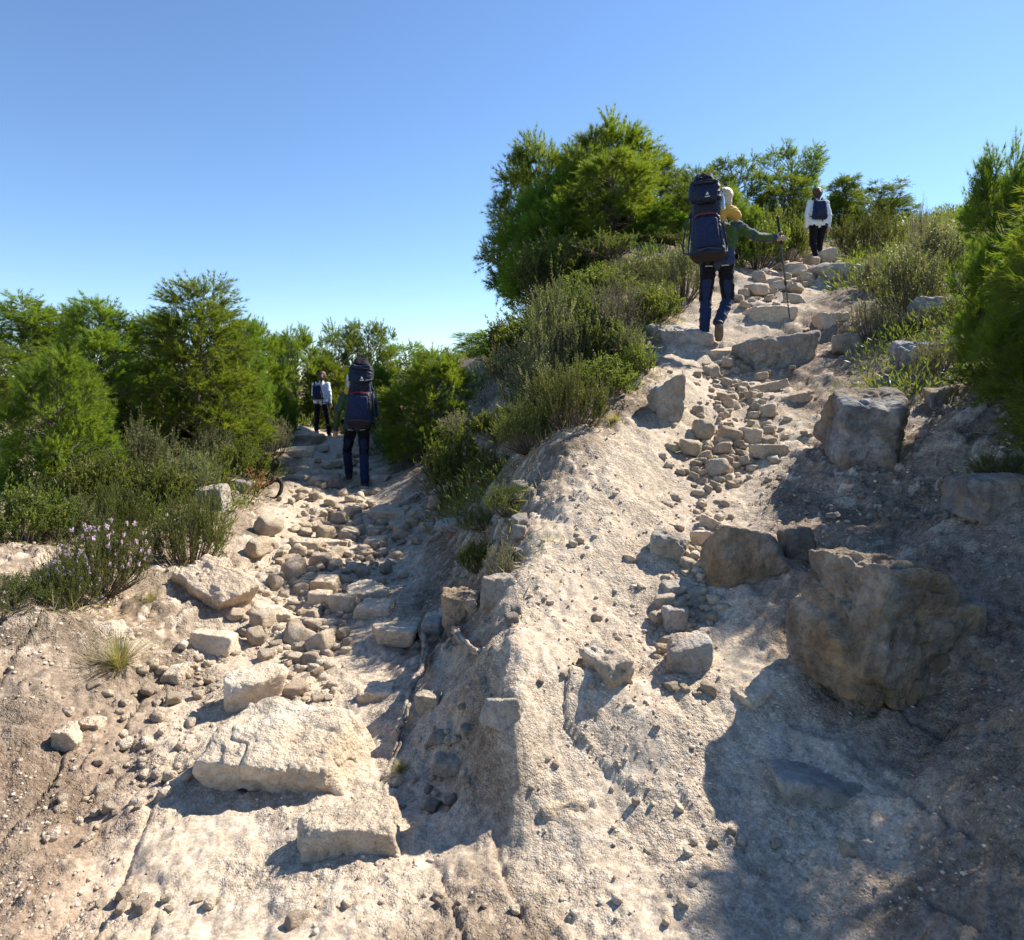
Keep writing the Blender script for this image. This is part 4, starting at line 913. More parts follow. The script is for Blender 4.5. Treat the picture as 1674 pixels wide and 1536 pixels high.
# scrub on the hillsides: one mass of low growth
def scrub():
    rg = np.random.default_rng(77); n = 4200
    px = rg.uniform(-350, 2050, n); d = np.exp(rg.uniform(math.log(5.2), math.log(46), n)); x = (px - CX) / F * d
    pm = path_mask(x, d); cl = fbm(np.stack([x * .55, d * .55, 0 * x], 1), 3, 15)
    on_earth = (px > 820) & (px < 1130) & (d < 6.2)
    in_gully = ((px > 1130) & (px < 1420) & (d < 9.5)) | ((px > 470) & (px < 700) & (d < 12))
    keep = (pm < .12) & (cl > -.35) & ~on_earth & ~in_gully; x, d = x[keep], d[keep]; n = len(x); z = height(x, d)
    B, Dn, L, W, TI = [], [], [], [], []
    for i in range(n):
        s = rg.uniform(.14, .42) * min(1.6, .7 + d[i] / 22); k = 60 if d[i] < 14 else 42
        q = rg.normal(0, 1, (k, 3)); q /= np.linalg.norm(q, axis=1)[:, None]; q[:, 2] = np.abs(q[:, 2])
        r = rg.random((k, 1)) ** .4
        B.append(np.array([x[i], d[i], z[i] - .03]) + q * r * s * np.array([1, 1, .9])); Dn.append(q + rg.normal(0, .5, (k, 3)) + np.array([0, 0, .5]))
        TI.append(np.full(k, rg.random())); f = np.clip(d[i] / 9, .8, 2.2); L.append(rg.uniform(.05, .11, k) * f); W.append(rg.uniform(.012, .02, k) * f)
    V, Fc = blades(np.concatenate(B), np.concatenate(Dn), np.concatenate(L), np.concatenate(W), rg, quad=True)
    return tint(mesh_np('scrub', V, Fc, False, [M['heath']]), np.concatenate(TI), 4)
tag(obj('scrub', scrub()), 'low green scrub covering the hillsides under the pines', 'scrub', kind='stuff')

# dry grass, dead needles and twigs round the plants
def litter():
    rg = np.random.default_rng(31); B, Dn, L, W = [], [], [], []
    for o in [o for o in C.objects if o.name.startswith(('shrub', 'pine_tree'))]:
        x0, y0, _ = o.location
        if y0 > 11 or y0 < 2: continue
        r = .55 * max(.5, o.scale[0]); n = 150
        a = rg.random(n) * 6.283; rr = r * (.5 + .9 * rg.random(n)); x = x0 + rr * np.cos(a); y = y0 + rr * np.sin(a)
        z = np.array([gz(p, q) for p, q in zip(x, y)]) + .004
        up = rg.random(n) < .35
        d = rg.normal(0, 1, (n, 3)); d[:, 2] = np.where(up, np.abs(d[:, 2]) + 1.2, .06 * d[:, 2])
        B.append(np.stack([x, y, z], 1)); Dn.append(d); L.append(np.where(up, rg.uniform(.04, .14, n), rg.uniform(.04, .12, n))); W.append(np.where(up, .004, rg.uniform(.003, .009, n)))
    V, Fc = blades(np.concatenate(B), np.concatenate(Dn), np.concatenate(L), np.concatenate(W), rg, quad=True)
    return tint(mesh_np('leaf_litter', V, Fc, False, [M['grass']]), rg.random(len(Fc)), 4)
tag(obj('leaf_litter', litter()), 'dry grass, dead needles and twigs under the plants', 'litter', kind='stuff')
# ------------------------------------------------------------------ people
def V3(*a): return np.array(a, float)
def cone(a, b, ra, rb, s=(1, 1, 1), tagname=None): return dict(a=V3(*a), b=V3(*b), ra=ra, rb=rb, s=V3(*s), tag=tagname)
def hull_pts(spheres):
    v, _ = ico(2); return np.concatenate([V3(*c) + v * np.asarray(r) for c, r in spheres])
def remesh(name, prims, voxel, mats, tags=None, hulls=(), it=4, wrinkle=0.0, wscale=9.0, seed=0):
    bm = bmesh.new(); v, f = ico(2)
    for p in prims:
        ax = p['b'] - p['a']; L = np.linalg.norm(ax)
        if L < 1e-6: pts = p['a'] + v * p['ra'] * p['s']
        else:
            side = (v @ (ax / L)) > 0
            pts = np.where(side[:, None], p['b'] + v * p['rb'] * p['s'], p['a'] + v * p['ra'] * p['s'])
        vs = [bm.verts.new(q) for q in pts]
        r = bmesh.ops.convex_hull(bm, input=vs)
        bmesh.ops.delete(bm, geom=[g for g in r['geom_interior'] if isinstance(g, bmesh.types.BMVert)], context='VERTS')
    for h in hulls:
        vs = [bm.verts.new(q) for q in hull_pts(h)]
        r = bmesh.ops.convex_hull(bm, input=vs)
        bmesh.ops.delete(bm, geom=[g for g in r['geom_interior'] if isinstance(g, bmesh.types.BMVert)], context='VERTS')
    bmesh.ops.recalc_face_normals(bm, faces=bm.faces)
    me = bpy.data.meshes.new('tmp'); bm.to_mesh(me); bm.free()
    ob = bpy.data.objects.new('tmp', me); C.objects.link(ob)
    rm = ob.modifiers.new('r', 'REMESH'); rm.mode = 'VOXEL'; rm.voxel_size = voxel
    sm = ob.modifiers.new('s', 'SMOOTH'); sm.iterations = it; sm.factor = .5
    dg = bpy.context.evaluated_depsgraph_get(); out = bpy.data.meshes.new_from_object(ob.evaluated_get(dg))
    bpy.data.objects.remove(ob); bpy.data.meshes.remove(me)
    out.name = name; n = len(out.vertices)
    if wrinkle:
        co = np.empty(n * 3, np.float32); out.vertices.foreach_get('co', co); co = co.reshape(-1, 3)
        no = np.empty(n * 3, np.float32); out.vertices.foreach_get('normal', no); no = no.reshape(-1, 3)
        q = co * np.array([wscale, wscale, wscale * 2.2]); w = (1 - np.abs(noise3(q + 3.1 * noise3(q * .6, seed)[:, None], seed + 2))) ** 2 - .4
        co = co + no * (wrinkle * w)[:, None]; out.vertices.foreach_set('co', co.astype(np.float32).ravel())
    out.materials.clear()
    for m in mats: out.materials.append(m)
    out.polygons.foreach_set('use_smooth', np.ones(len(out.polygons), bool))
    if tags:
        c = np.empty(len(out.polygons) * 3, np.float32); out.polygons.foreach_get('center', c); c = c.reshape(-1, 3)
        best = np.full(len(c), 1e9); mi = np.zeros(len(c), np.int32)
        for p in prims:
            ab = p['b'] - p['a']; t = np.clip(((c - p['a']) @ ab) / (ab @ ab + 1e-9), 0, 1)
            d = np.linalg.norm((c - p['a'] - t[:, None] * ab) / p['s'], axis=1) - (p['ra'] + t * (p['rb'] - p['ra']))
            k = d < best; best[k] = d[k]; mi[k] = tags.get(p['tag'], 0)
        out.polygons.foreach_set('material_index', mi)
    out.update()
    return out

M['skin'] = plain('skin', (0.50, 0.29, 0.20), .5, .4, nscale=25, noise_amt=.1)
M['hair_dark'] = plain('hair_dark', (0.028, 0.02, 0.015), .5, .4, nscale=60, noise_amt=.5, bump=.6, bscale=90)
M['hair_brown'] = plain('hair_brown', (0.10, 0.055, 0.026), .5, .4, nscale=60, noise_amt=.5, bump=.6, bscale=90)
M['hair_blond'] = plain('hair_blond', (0.70, 0.58, 0.40), .5, .4, nscale=60, noise_amt=.35, bump=.7, bscale=90)
M['slate'] = plain('slate_cloth', (0.04, 0.055, 0.10), .8, .2, .1, bump=.25, bscale=80)
M['green'] = plain('green_cloth', (0.06, 0.10, 0.028), .8, .2, .1, bump=.25, bscale=80)
M['navy'] = plain('navy_cloth', (0.012, 0.022, 0.068), .75, .25, .08, bump=.25, bscale=80)
M['navy2'] = plain('navy_pack_cloth', (0.008, 0.013, 0.036), .6, .35, .05, bump=.3, bscale=70)
M['black'] = plain('black_cloth', (0.007, 0.007, 0.012), .8, .2, .05, bump=.25, bscale=80)
M['white'] = plain('white_jacket_cloth', (0.78, 0.81, 0.86), .75, .3, .1, noise_amt=.05, bump=.25, bscale=60)
M['red'] = plain('red_trim', (0.25, 0.03, 0.03), .7, .3)
M['umber'] = plain('dark_brown_cloth', (0.035, 0.02, 0.02), .8, .3)
M['maroon'] = plain('maroon_cloth', (0.07, 0.018, 0.02), .8, .3)
M['yellow'] = plain('yellow_cloth', (0.62, 0.34, 0.05), .8, .3, .3, noise_amt=.15, bump=.25)
M['boot'] = plain('boot_leather', (0.03, 0.028, 0.03), .7, .35)
M['sole'] = plain('boot_sole', (0.12, 0.10, 0.085), .85, .2)
M['metal'] = plain('pole_metal', (0.10, 0.10, 0.11), .35, .5, metal=.7, noise_amt=.1)
M['rubber'] = plain('black_rubber', (0.012, 0.012, 0.014), .6, .4)
M['reflect'] = plain('pale_reflective_trim', (0.55, 0.58, 0.42), .5, .4, noise_amt=.1)
M['eye'] = plain('eye', (0.05, 0.035, 0.03), .2, .5)
M['logo'] = plain('white_print', (0.75, 0.75, 0.78), .7, .3, noise_amt=.05)
def bottle_mat():
    m, nt, b = mat('clear_plastic'); b.inputs['Base Color'].default_value = (.75, .85, .95, 1); b.inputs['Transmission Weight'].default_value = .75
    b.inputs['Roughness'].default_value = .12; b.inputs['IOR'].default_value = 1.35; return m
M['bottle'] = bottle_mat()

def rot(p, a): return V3(p[0] * math.cos(a) - p[1] * math.sin(a), p[0] * math.sin(a) + p[1] * math.cos(a), p[2])
def finger_prims(w, e, up, curl=.35, side=1, scale=1.0):
    """palm and five bent fingers beyond the wrist w, along e"""
    e = e / np.linalg.norm(e); s = np.cross(e, up); s /= np.linalg.norm(s); n = np.cross(s, e)
    k = scale; pr = [cone(w, w + e * .085 * k, .022 * k, .026 * k, (1, 1, 1))]
    for i, (off, L) in enumerate(((-.030, .062), (-.010, .072), (.010, .068), (.029, .052))):
        b = w + e * .085 * k + s * off * k; c = b + (e * math.cos(curl) - n * math.sin(curl)) * L * .55 * k
        d = c + (e * math.cos(curl * 2.6) - n * math.sin(curl * 2.6)) * L * .5 * k
        pr += [cone(w + e * .03 * k + s * off * .7 * k, b, .013 * k, .0115 * k), cone(b, c, .0105 * k, .0095 * k), cone(c, d, .0095 * k, .008 * k)]
    b = w + e * .03 * k - s * .03 * k * side; c = b + (e * .55 - s * .7 * side - n * .35) * .05 * k; d = c + (e * .85 - s * .2 * side - n * .4) * .035 * k
    pr += [cone(b, c, .014 * k, .011 * k), cone(c, d, .011 * k, .0085 * k)]
    return pr
def person(px, py, yaw, pose, label, female=False, height_m=1.75, group=None, look=None):
    O = hit(px, py); k = height_m / 1.75; e = empty('person', O)
    J = {}
    for n, p in pose.items():
        if not (isinstance(p, tuple) and len(p) == 3 and not isinstance(p[0], tuple)): continue
        q = rot(V3(*p) * k, yaw); J[n] = q
    def gnd(q): return gz(O.x + q[0], O.y + q[1]) - O.z
    for s in 'lr':
        if ('foot_up_' + s) not in pose:
            g = gnd(J['ankle_' + s]); J['ankle_' + s] = J['ankle_' + s] + V3(0, 0, g); J['knee_' + s] = J['knee_' + s] + V3(0, 0, g * .5)
    fw = rot(V3(0, 1, 0), yaw); rt = rot(V3(1, 0, 0), yaw); up = V3(0, 0, 1)
    sh = .185 * k if not female else .165 * k
    body, jac, tro = [], [], []
    A = lambda L, a, b, ra, rb, t=None, s=(1, 1, 1): L.append(cone(a, b, ra * k, rb * k, s, t))
    pel, wai, che, nek, hed = J['pelvis'], J['waist'], J['chest'], J['neck'], J['head']
    flat = (1, 1, 1)
    # torso as three columns so that it is wider than deep
    for sx in (-1, 0, 1):
        A(body, pel + rt * sx * .085 * k, wai + rt * sx * .075 * k, .095, .085); A(body, wai + rt * sx * .075 * k, che + rt * sx * .09 * k, .085, .10)
        A(jac, pel + rt * sx * .095 * k + up * .0, wai + rt * sx * .085 * k, .118, .11, 'hem' if sx == 0 else 'hem'); A(jac, wai + rt * sx * .085 * k, che + rt * sx * .10 * k, .112, .122, 'side' if sx else 'back')
    A(body, che, nek, .09, .055); A(body, nek, hed - up * .05 * k, .055, .052); A(jac, che, nek - up * .01 * k, .11, .075, 'back')
    for s, sg in (('l', -1), ('r', 1)):
        S_, E_, W_ = J['shoulder_' + s], J['elbow_' + s], J['wrist_' + s]
        A(body, che + rt * sg * .08 * k, S_, .085, .062); A(body, S_, E_, .052, .041); A(body, E_, W_, .041, .028)
        A(jac, che + rt * sg * .09 * k, S_, .105, .078, 'back'); A(jac, S_, E_, .07, .058, 'arm'); A(jac, E_, W_, .058, .042, 'fore')
        back = -fw * .022 * k
        A(jac, S_ + back - rt * sg * .012 * k, S_ * .25 + E_ * .75 + back - rt * sg * .012 * k, .060, .047, 'armback'); A(jac, E_ + back, E_ * .3 + W_ * .7 + back, .047, .038, 'foreback')
        ed = W_ - E_; body.extend(finger_prims(W_, J.get('handdir_' + s, ed), fw if abs((ed / np.linalg.norm(ed)) @ fw) < .8 else up, pose.get('curl', .35) if not isinstance(pose.get('curl'), tuple) else .35, -sg, k))
        H_, K_, N_ = J['hip_' + s], J['knee_' + s], J['ankle_' + s]
        A(body, H_, K_, .082, .052); A(body, K_, K_ * .6 + N_ * .4 - fw * .012 * k, .05, .054); A(body, K_ * .6 + N_ * .4 - fw * .012 * k, N_, .054, .036)
        A(tro, pel + rt * sg * .06 * k, H_, .115, .105, 'seat'); A(tro, H_, K_, .102, .074, 'thigh'); A(tro, K_, N_ + up * .03 * k, .074, .066, 'shin')
        A(tro, H_ * .55 + K_ * .45 - fw * .02 * k, K_ - fw * .015 * k, .075, .06, 'backpanel')
        fd = rot(V3(0, 1, 0), yaw + pose.get('toe_' + s, 0) * 1.0) if not isinstance(pose.get('toe_' + s, 0), tuple) else fw
        pitch = pose.get('pitch_' + s, 0.0); fd = fd * math.cos(pitch) + up * math.sin(pitch); dn = up * math.cos(pitch) - fw * math.sin(pitch)
        heel = N_ - fd * .045 * k - dn * .045 * k; toe = N_ + fd * .17 * k - dn * .055 * k
        A(body, N_, heel, .036, .036); A(body, heel, toe, .036, .03)
        bp = [cone(N_ + up * .05 * k, N_ - dn * .03 * k, .055 * k, .052 * k), cone(heel, toe, .048 * k, .044 * k), cone(heel + rt * .01, toe + rt * .015 - fd * .04, .048 * k, .042 * k)]
        bo = obj('boot', remesh('boot', bp, .010, [M['boot']]), e)
        so = obj('sole', remesh('sole', [cone(heel - dn * .033 * k, toe - dn * .03 * k, .046 * k, .044 * k, (1, 1, .55)), cone(heel - dn * .033 * k, toe - dn * .03 * k - fd * .06, .05 * k, .052 * k, (1, 1, .55))], .009, [M['sole']]), bo)
    # head, facing forward
    hf = look if look is not None else fw
    hf = hf / np.linalg.norm(hf); hr = np.cross(hf, up); hr /= np.linalg.norm(hr)
    A(body, hed + up * .02 * k - hf * .01 * k, hed + up * .025 * k + hf * .015 * k, .098, .093, s=(1, 1, 1.12)); A(body, hed - up * .05 * k + hf * .03 * k, hed - up * .085 * k + hf * .06 * k, .065, .035)
    A(body, hed + hf * .092 * k + up * .01 * k, hed + hf * .118 * k - up * .025 * k, .012, .017)
    A(body, hed + hf * .075 * k - hr * .03 * k + up * .035 * k, hed + hf * .075 * k + hr * .03 * k + up * .035 * k, .024, .024)
    A(body, hed + hf * .095 * k - hr * .018 * k - up * .06 * k, hed + hf * .095 * k + hr * .018 * k - up * .06 * k, .010, .010)
    for sg in (-1, 1): A(body, hed + hr * sg * .094 * k - up * .02 * k, hed + hr * sg * .10 * k + up * .025 * k - hf * .012 * k, .014, .02, s=(.7, 1, 1))
    obj('body', remesh('body', body, .0105, [M['skin']], it=3), e)
    for sg in (-1, 1):
        ev, ef = ico(2); obj('eye', mesh_np('eye', ev * .012 * k + hed + hf * .088 * k + hr * sg * .032 * k + up * .012 * k, ef, True, [M['eye']]), e)
    cols = pose['cols']
    obj('jacket', remesh('jacket', jac, .011, [M[c] for c in cols['jacket']], cols['jtags'], it=4, wrinkle=.012, wscale=7, seed=int(px)), e)
    obj('trousers', remesh('trousers', tro, .011, [M[c] for c in cols['trousers']], cols['ttags'], it=4, wrinkle=.014, wscale=6, seed=int(px) + 5), e)
    hp = [cone(hed + up * .035 * k - hf * .022 * k, hed + up * .045 * k - hf * .005 * k, .112 * k, .106 * k, (1, 1, 1.08)), cone(hed - up * .03 * k - hf * .05 * k, hed + up * .02 * k - hf * .04 * k, .085 * k, .10 * k)]
    if female: hp += [cone(hed + up * .03 * k - hf * .12 * k, hed - up * .02 * k - hf * .155 * k, .04 * k, .045 * k), cone(hed - up * .02 * k - hf * .155 * k, hed - up * .15 * k - hf * .12 * k, .04 * k, .022 * k)]
    obj('hair', remesh('hair', hp, .009, [M[cols['hair']]], wrinkle=.008, wscale=40, it=2, seed=3), e)
    for (a, b, mm, nm) in pose.get('trim', []):
        a = rot(V3(*a) * k, yaw); b = rot(V3(*b) * k, yaw)
        obj(nm, MB().tube([a, (a + b) / 2 - fw * .012, b], [.006] * 3, 6).mesh(nm, M[mm]), e)
    tag(e, label, 'person', group)
    return e, O, J, fw, rt, k
MAN = dict(jacket=['slate', 'green'], jtags=dict(hem=0, back=0, side=1, arm=0, fore=0, armback=1, foreback=1), trousers=['black', 'navy'], ttags=dict(seat=0, thigh=0, shin=1, backpanel=1), hair='hair_dark')
WOM = dict(jacket=['white'], jtags={}, trousers=['black'], ttags={}, hair='hair_brown')
BELT = [((-.13, -.125, .90), (-.05, -.14, .895), 'reflect', 'reflective_trim'), ((.05, -.14, .895), (.13, -.125, .90), 'reflect', 'reflective_trim')]
man_l = dict(pelvis=(0, 0, .97), waist=(0, .02, 1.10), chest=(0, .05, 1.31), neck=(-.01, .09, 1.47), head=(-.05, .13, 1.63),
 shoulder_l=(-.2, .05, 1.41), elbow_l=(-.30, -.01, 1.14), wrist_l=(-.33, .08, .90), shoulder_r=(.2, .06, 1.41), elbow_r=(.25, .12, 1.14), wrist_r=(.20, .34, 1.08),
 hip_l=(-.10, .01, .92), knee_l=(-.17, .20, .53), ankle_l=(-.16, .34, .12), hip_r=(.10, 0, .92), knee_r=(.10, .02, .49), ankle_r=(.13, -.22, .10), cols=MAN, trim=BELT)
e1, O1, J1, f1, r1, k1 = person(584, 796, .16, man_l, 'bareheaded man with slate and green sleeves walking up the left path', height_m=1.78)
man_r = dict(pelvis=(0, 0, .98), waist=(.01, .03, 1.11), chest=(.03, .08, 1.31), neck=(.05, .14, 1.46), head=(.06, .20, 1.61),
 shoulder_l=(-.17, .08, 1.41), elbow_l=(-.25, .12, 1.14), wrist_l=(-.16, .34, 1.08), shoulder_r=(.22, .09, 1.40), elbow_r=(.45, .16, 1.27), wrist_r=(.66, .30, 1.27),
 hip_l=(-.10, 0, .93), knee_l=(-.13, .03, .50), ankle_l=(-.14, -.02, .10), hip_r=(.10, .01, .93), knee_r=(.13, .14, .53), ankle_r=(.02, -.08, .22), foot_up_r=1, pitch_r=-.75, cols=MAN, trim=BELT)
man_r['foot_up_r'] = (0, 0, 0)
e2, O2, J2, f2, r2, k2 = person(1172, 561, -.30, man_r, 'man on the right path reaching out with a trekking pole', height_m=1.80)
wom_l = dict(pelvis=(0, 0, .93), waist=(0, .01, 1.08), chest=(0, .03, 1.29), neck=(0, .05, 1.45), head=(.02, .07, 1.61),
 shoulder_l=(-.17, .03, 1.39), elbow_l=(-.22, .06, 1.12), wrist_l=(-.14, .24, 1.0), shoulder_r=(.17, .03, 1.39), elbow_r=(.235, 0, 1.12), wrist_r=(.23, .05, .88),
 hip_l=(-.10, 0, .90), knee_l=(-.12, .03, .48), ankle_l=(-.12, -.06, .10), hip_r=(.10, 0, .90), knee_r=(.15, .09, .50), ankle_r=(.19, .18, .10), cols=WOM)
e3, O3, J3, f3, r3, k3 = person(525, 710, .12, wom_l, 'woman in a white jacket and black trousers walking ahead on the left path', True, 1.66)
wom_r = dict(wom_l); wom_r.update(elbow_l=(-.24, .0, 1.12), wrist_l=(-.245, .04, .87), elbow_r=(.24, .02, 1.12), wrist_r=(.25, .08, .88), head=(.0, .08, 1.61), ankle_l=(-.07, -.08, .10), knee_l=(-.10, .06, .48), ankle_r=(.05, .16, .12), knee_r=(.09, .16, .52))
e4, O4, J4, f4, r4, k4 = person(1338, 432, -.08, wom_r, 'woman in a white jacket and black trousers climbing ahead on the right path', True, 1.66)

# ------------------------------------------------------------------ child carriers, day packs, bottles, pole
def carrier(O, yaw, roll, label, label_child, label_bottle, side, shift, cshift):
    e = empty('child_carrier', O); wk = [.86, shift]
    def T_(p):
        x, y, z = p; zz = z - 1.0; x = x * wk[0] + wk[1]
        x2 = x * math.cos(roll) + zz * math.sin(roll); z2 = 1.0 - x * math.sin(roll) + zz * math.cos(roll)
        return rot(V3(x2, y, z2), yaw)
    def hull(name, sph, m, voxel=.012, wr=.008, parent=e, ws=9):
        return obj(name, remesh(name, [], voxel, [M[m]], None, [[(T_(c), r) for c, r in sph]], it=3, wrinkle=wr, wscale=ws, seed=len(name)), parent)
    body = hull('pack_body', [((-.13, -.22, 1.50), .04), ((.13, -.22, 1.50), .04), ((-.13, -.33, 1.46), .04), ((.13, -.33, 1.46), .04), ((-.18, -.2, 1.07), .05), ((.18, -.2, 1.07), .05), ((-.17, -.36, 1.07), .05), ((.17, -.36, 1.07), .05)], 'navy2', wr=.012)
    hull('front_pocket', [((-.11, -.40, 1.42), .03), ((.11, -.40, 1.42), .03), ((-.13, -.41, 1.14), .035), ((.13, -.41, 1.14), .035), ((0, -.43, 1.28), .03)], 'navy', wr=.008, parent=body)
    hull('lower_compartment', [((-.2, -.2, 1.06), .04), ((.2, -.2, 1.06), .04), ((-.18, -.36, 1.05), .04), ((.18, -.36, 1.05), .04), ((-.17, -.2, 1.0), .03), ((.17, -.2, 1.0), .03), ((-.13, -.33, 1.01), .03), ((.13, -.33, 1.01), .03)], 'umber')
    hull('seat_back', [((-.15, -.16, 1.5), .035), ((.15, -.16, 1.5), .035), ((-.14, -.26, 1.5), .035), ((.14, -.26, 1.5), .035), ((-.14, -.18, 1.70), .035), ((.14, -.18, 1.70), .035), ((-.12, -.28, 1.68), .035), ((.12, -.28, 1.68), .035)], 'navy2')
    hood = hull('hood', [((-.165, -.12, 1.74), .045), ((.165, -.12, 1.74), .045), ((-.155, -.31, 1.72), .05), ((.155, -.31, 1.72), .05), ((-.07, -.36, 1.68), .05), ((.07, -.36, 1.68), .05), ((-.165, -.14, 1.86), .04), ((.165, -.14, 1.86), .04), ((-.14, -.30, 1.88), .04), ((.14, -.30, 1.88), .04)], 'navy2', wr=.02, ws=7)
    hull('hood_crown', [((-.10, -.16, 1.90), .05), ((.10, -.16, 1.90), .05), ((-.07, -.26, 1.92), .05), ((.07, -.26, 1.92), .05), ((-.07, -.19, 2.0), .04), ((.07, -.19, 2.0), .04)], 'black', wr=.01, parent=hood)
    rim = [T_((.2 * math.cos(a), -.22 - .16 * math.sin(a) * (1 if math.sin(a) > 0 else .6), 1.88 - .02 * math.sin(a))) for a in np.linspace(0, 2 * math.pi, 25)]
    obj('hood_rim', MB().tube(rim, [.012] * 25, 6).mesh('hood_rim', M['black']), hood)
    # small white maker's mark on the back of the hood
    c = T_((.03, -.432, 1.70)); rr = rot(V3(1, 0, 0), yaw); uu = V3(0, 0, 1); nn = rot(V3(0, -1, 0), yaw)
    mb = MB()
    def plate(cx, cz, w, h):
        p = c + rr * cx + uu * cz; q = [p - rr * w - uu * h, p + rr * w - uu * h, p + rr * w + uu * h, p - rr * w + uu * h]
        b = len(mb.v); mb.v += q + [x + nn * .006 for x in q]; mb.f += [(b, b + 3, b + 2, b + 1), (b + 4, b + 5, b + 6, b + 7)] + [(b + i, b + (i + 1) % 4, b + 4 + (i + 1) % 4, b + 4 + i) for i in range(4)]
    plate(0, .022, .008, .016); plate(0, .014, .017, .006); plate(0, -.012, .028, .005)
    obj('emblem', mesh_np('emblem', mb.v, mb.f, False, [M['logo']]), hood)
    obj('red_piping', MB().tube([T_((.145 * math.cos(a), -.37 - .02 * math.sin(a), 1.475 + .03 * math.sin(a))) for a in np.linspace(0, math.pi, 12)], [.009] * 12, 6).mesh('red_piping', M['red']), body)
    for sg in (-1, 1):
        obj('frame_tube', MB().tube([T_(p) for p in ((sg * .16, -.14, 1.72), (sg * .2, -.17, 1.55), (sg * .225, -.2, 1.35), (sg * .26, -.22, 1.15), (sg * .25, -.26, 1.06), (sg * .17, -.40, 1.07), (0, -.44, 1.09))], [.011] * 7, 7).mesh('frame_tube', M['slate']), e)
        obj('shoulder_strap', MB().tube([T_(p) for p in ((sg * .10, -.12, 1.47), (sg * .12, -.02, 1.53), (sg * .13, .12, 1.50), (sg * .15, .20, 1.35), (sg * .19, .14, 1.18), (sg * .19, -.08, 1.06))], [.022, .026, .026, .024, .018, .014], 8).mesh('shoulder_strap', M['navy2']), e)
        obj('side_strap', MB().tube([T_(p) for p in ((sg * .19, -.3, 1.44), (sg * .215, -.32, 1.25), (sg * .2, -.36, 1.10))], [.006] * 3, 5).mesh('side_strap', M['slate']), e)
    s = side
    obj('frame_handle', MB().tube([T_(p) for p in ((s * .2, -.17, 1.58), (s * .27, -.2, 1.45), (s * .31, -.22, 1.28), (s * .335, -.24, 1.16), (s * .32, -.25, 1.09), (s * .25, -.26, 1.07))], [.011] * 6, 7).mesh('frame_handle', M['slate']), e)
    wk[:] = [1, 0]
    belt = [T_((.225 * math.cos(a), .03 + .185 * math.sin(a), 1.03)) for a in np.linspace(-.3, math.pi + .3, 18)]
    obj('hip_belt', MB().tube(belt, [.035] * 18, 8).mesh('hip_belt', M['maroon']), e)
    tag(e, label, 'carrier')
    # the child sitting in it
    ch = empty('person', O); sg = -side; wk[:] = [1, cshift]; bx = shift - cshift
    cb = [cone(T_((bx, -.18, 1.22)), T_((sg * .03, -.13, 1.52)), .075, .08), cone(T_((sg * .03, -.13, 1.52)), T_((sg * .07, -.10, 1.66)), .05, .045), cone(T_((sg * .08, -.09, 1.735)), T_((sg * .08, -.07, 1.74)), .082, .078, (1, 1, 1.08)),
          cone(T_((sg * .08, -.03, 1.70)), T_((sg * .08, -.005, 1.695)), .04, .012),
          cone(T_((sg * .10, -.13, 1.55)), T_((sg * .20, -.10, 1.50)), .05, .038), cone(T_((sg * .20, -.10, 1.50)), T_((sg * .17, .0, 1.60)), .036, .026), cone(T_((sg * .17, .0, 1.60)), T_((sg * .15, .04, 1.63)), .026, .022),
          cone(T_((-sg * .06, -.13, 1.55)), T_((-sg * .12, -.06, 1.48)), .045, .036), cone(T_((-sg * .12, -.06, 1.48)), T_((-sg * .07, .02, 1.52)), .034, .024)]
    for q in (-1, 1): cb += [cone(T_((bx + q * .06, -.17, 1.24)), T_((bx + q * .08, -.17, 1.12)), .05, .04), cone(T_((bx + q * .08, -.17, 1.12)), T_((bx + q * .08, -.19, 1.05)), .038, .03)]
    for q in (-.018, -.006, .006, .018): cb.append(cone(T_((sg * (.15 + q), .045, 1.64)), T_((sg * (.15 + q), .075, 1.645)), .008, .006))
    obj('body', remesh('body', cb, .0075, [M['skin']]), ch)
    cj = [cone(T_((bx, -.18, 1.26)), T_((sg * .03, -.13, 1.54)), .085, .095), cone(T_((sg * .10, -.13, 1.57)), T_((sg * .205, -.10, 1.51)), .066, .056), cone(T_((sg * .205, -.10, 1.51)), T_((sg * .175, -.01, 1.61)), .055, .042),
          cone(T_((sg * .09, -.13, 1.62)), T_((sg * .17, -.10, 1.56)), .05, .055), cone(T_((-sg * .06, -.13, 1.56)), T_((-sg * .13, -.06, 1.49)), .06, .05), cone(T_((-sg * .13, -.06, 1.49)), T_((-sg * .08, .01, 1.53)), .05, .04)]
    obj('jacket', remesh('jacket', cj, .010, [M['yellow']], wrinkle=.012, wscale=10), ch)
    obj('trousers', remesh('trousers', [p_ for q in (-1, 1) for p_ in (cone(T_((bx + q * .06, -.18, 1.24)), T_((bx + q * .07, -.18, 1.12)), .06, .048), cone(T_((bx + q * .07, -.18, 1.12)), T_((bx + q * .07, -.20, 1.07)), .046, .04))], .010, [M['navy']], wrinkle=.008), ch)
    obj('hair', remesh('hair', [cone(T_((sg * .085, -.105, 1.765)), T_((sg * .09, -.085, 1.775)), .096, .092), cone(T_((sg * .10, -.12, 1.70)), T_((sg * .11, -.12, 1.66)), .07, .05)], .008, [M['hair_blond']], wrinkle=.009, wscale=40, it=3), ch)
    ev, ef = ico(2)
    for q in (-.027, .027): obj('eye', mesh_np('eye', ev * .010 + T_((sg * .08 + q, .0, 1.74)), ef, True, [M['eye']]), ch)
    tag(ch, label_child, 'person')
    # bottle in the side pocket
    bt = empty('water_bottle', O); wk[:] = [.86, shift]
    a, b = T_((sg * .215, -.22, 1.56)), T_((sg * .215, -.2, 1.80)); ax = b - a; prof = [(-.01, .002), (0, .036), (.03, .04), (.25, .04), (.3, .037), (.35, .04), (.6, .04), (.78, .03), (.86, .015), (.92, .014)]
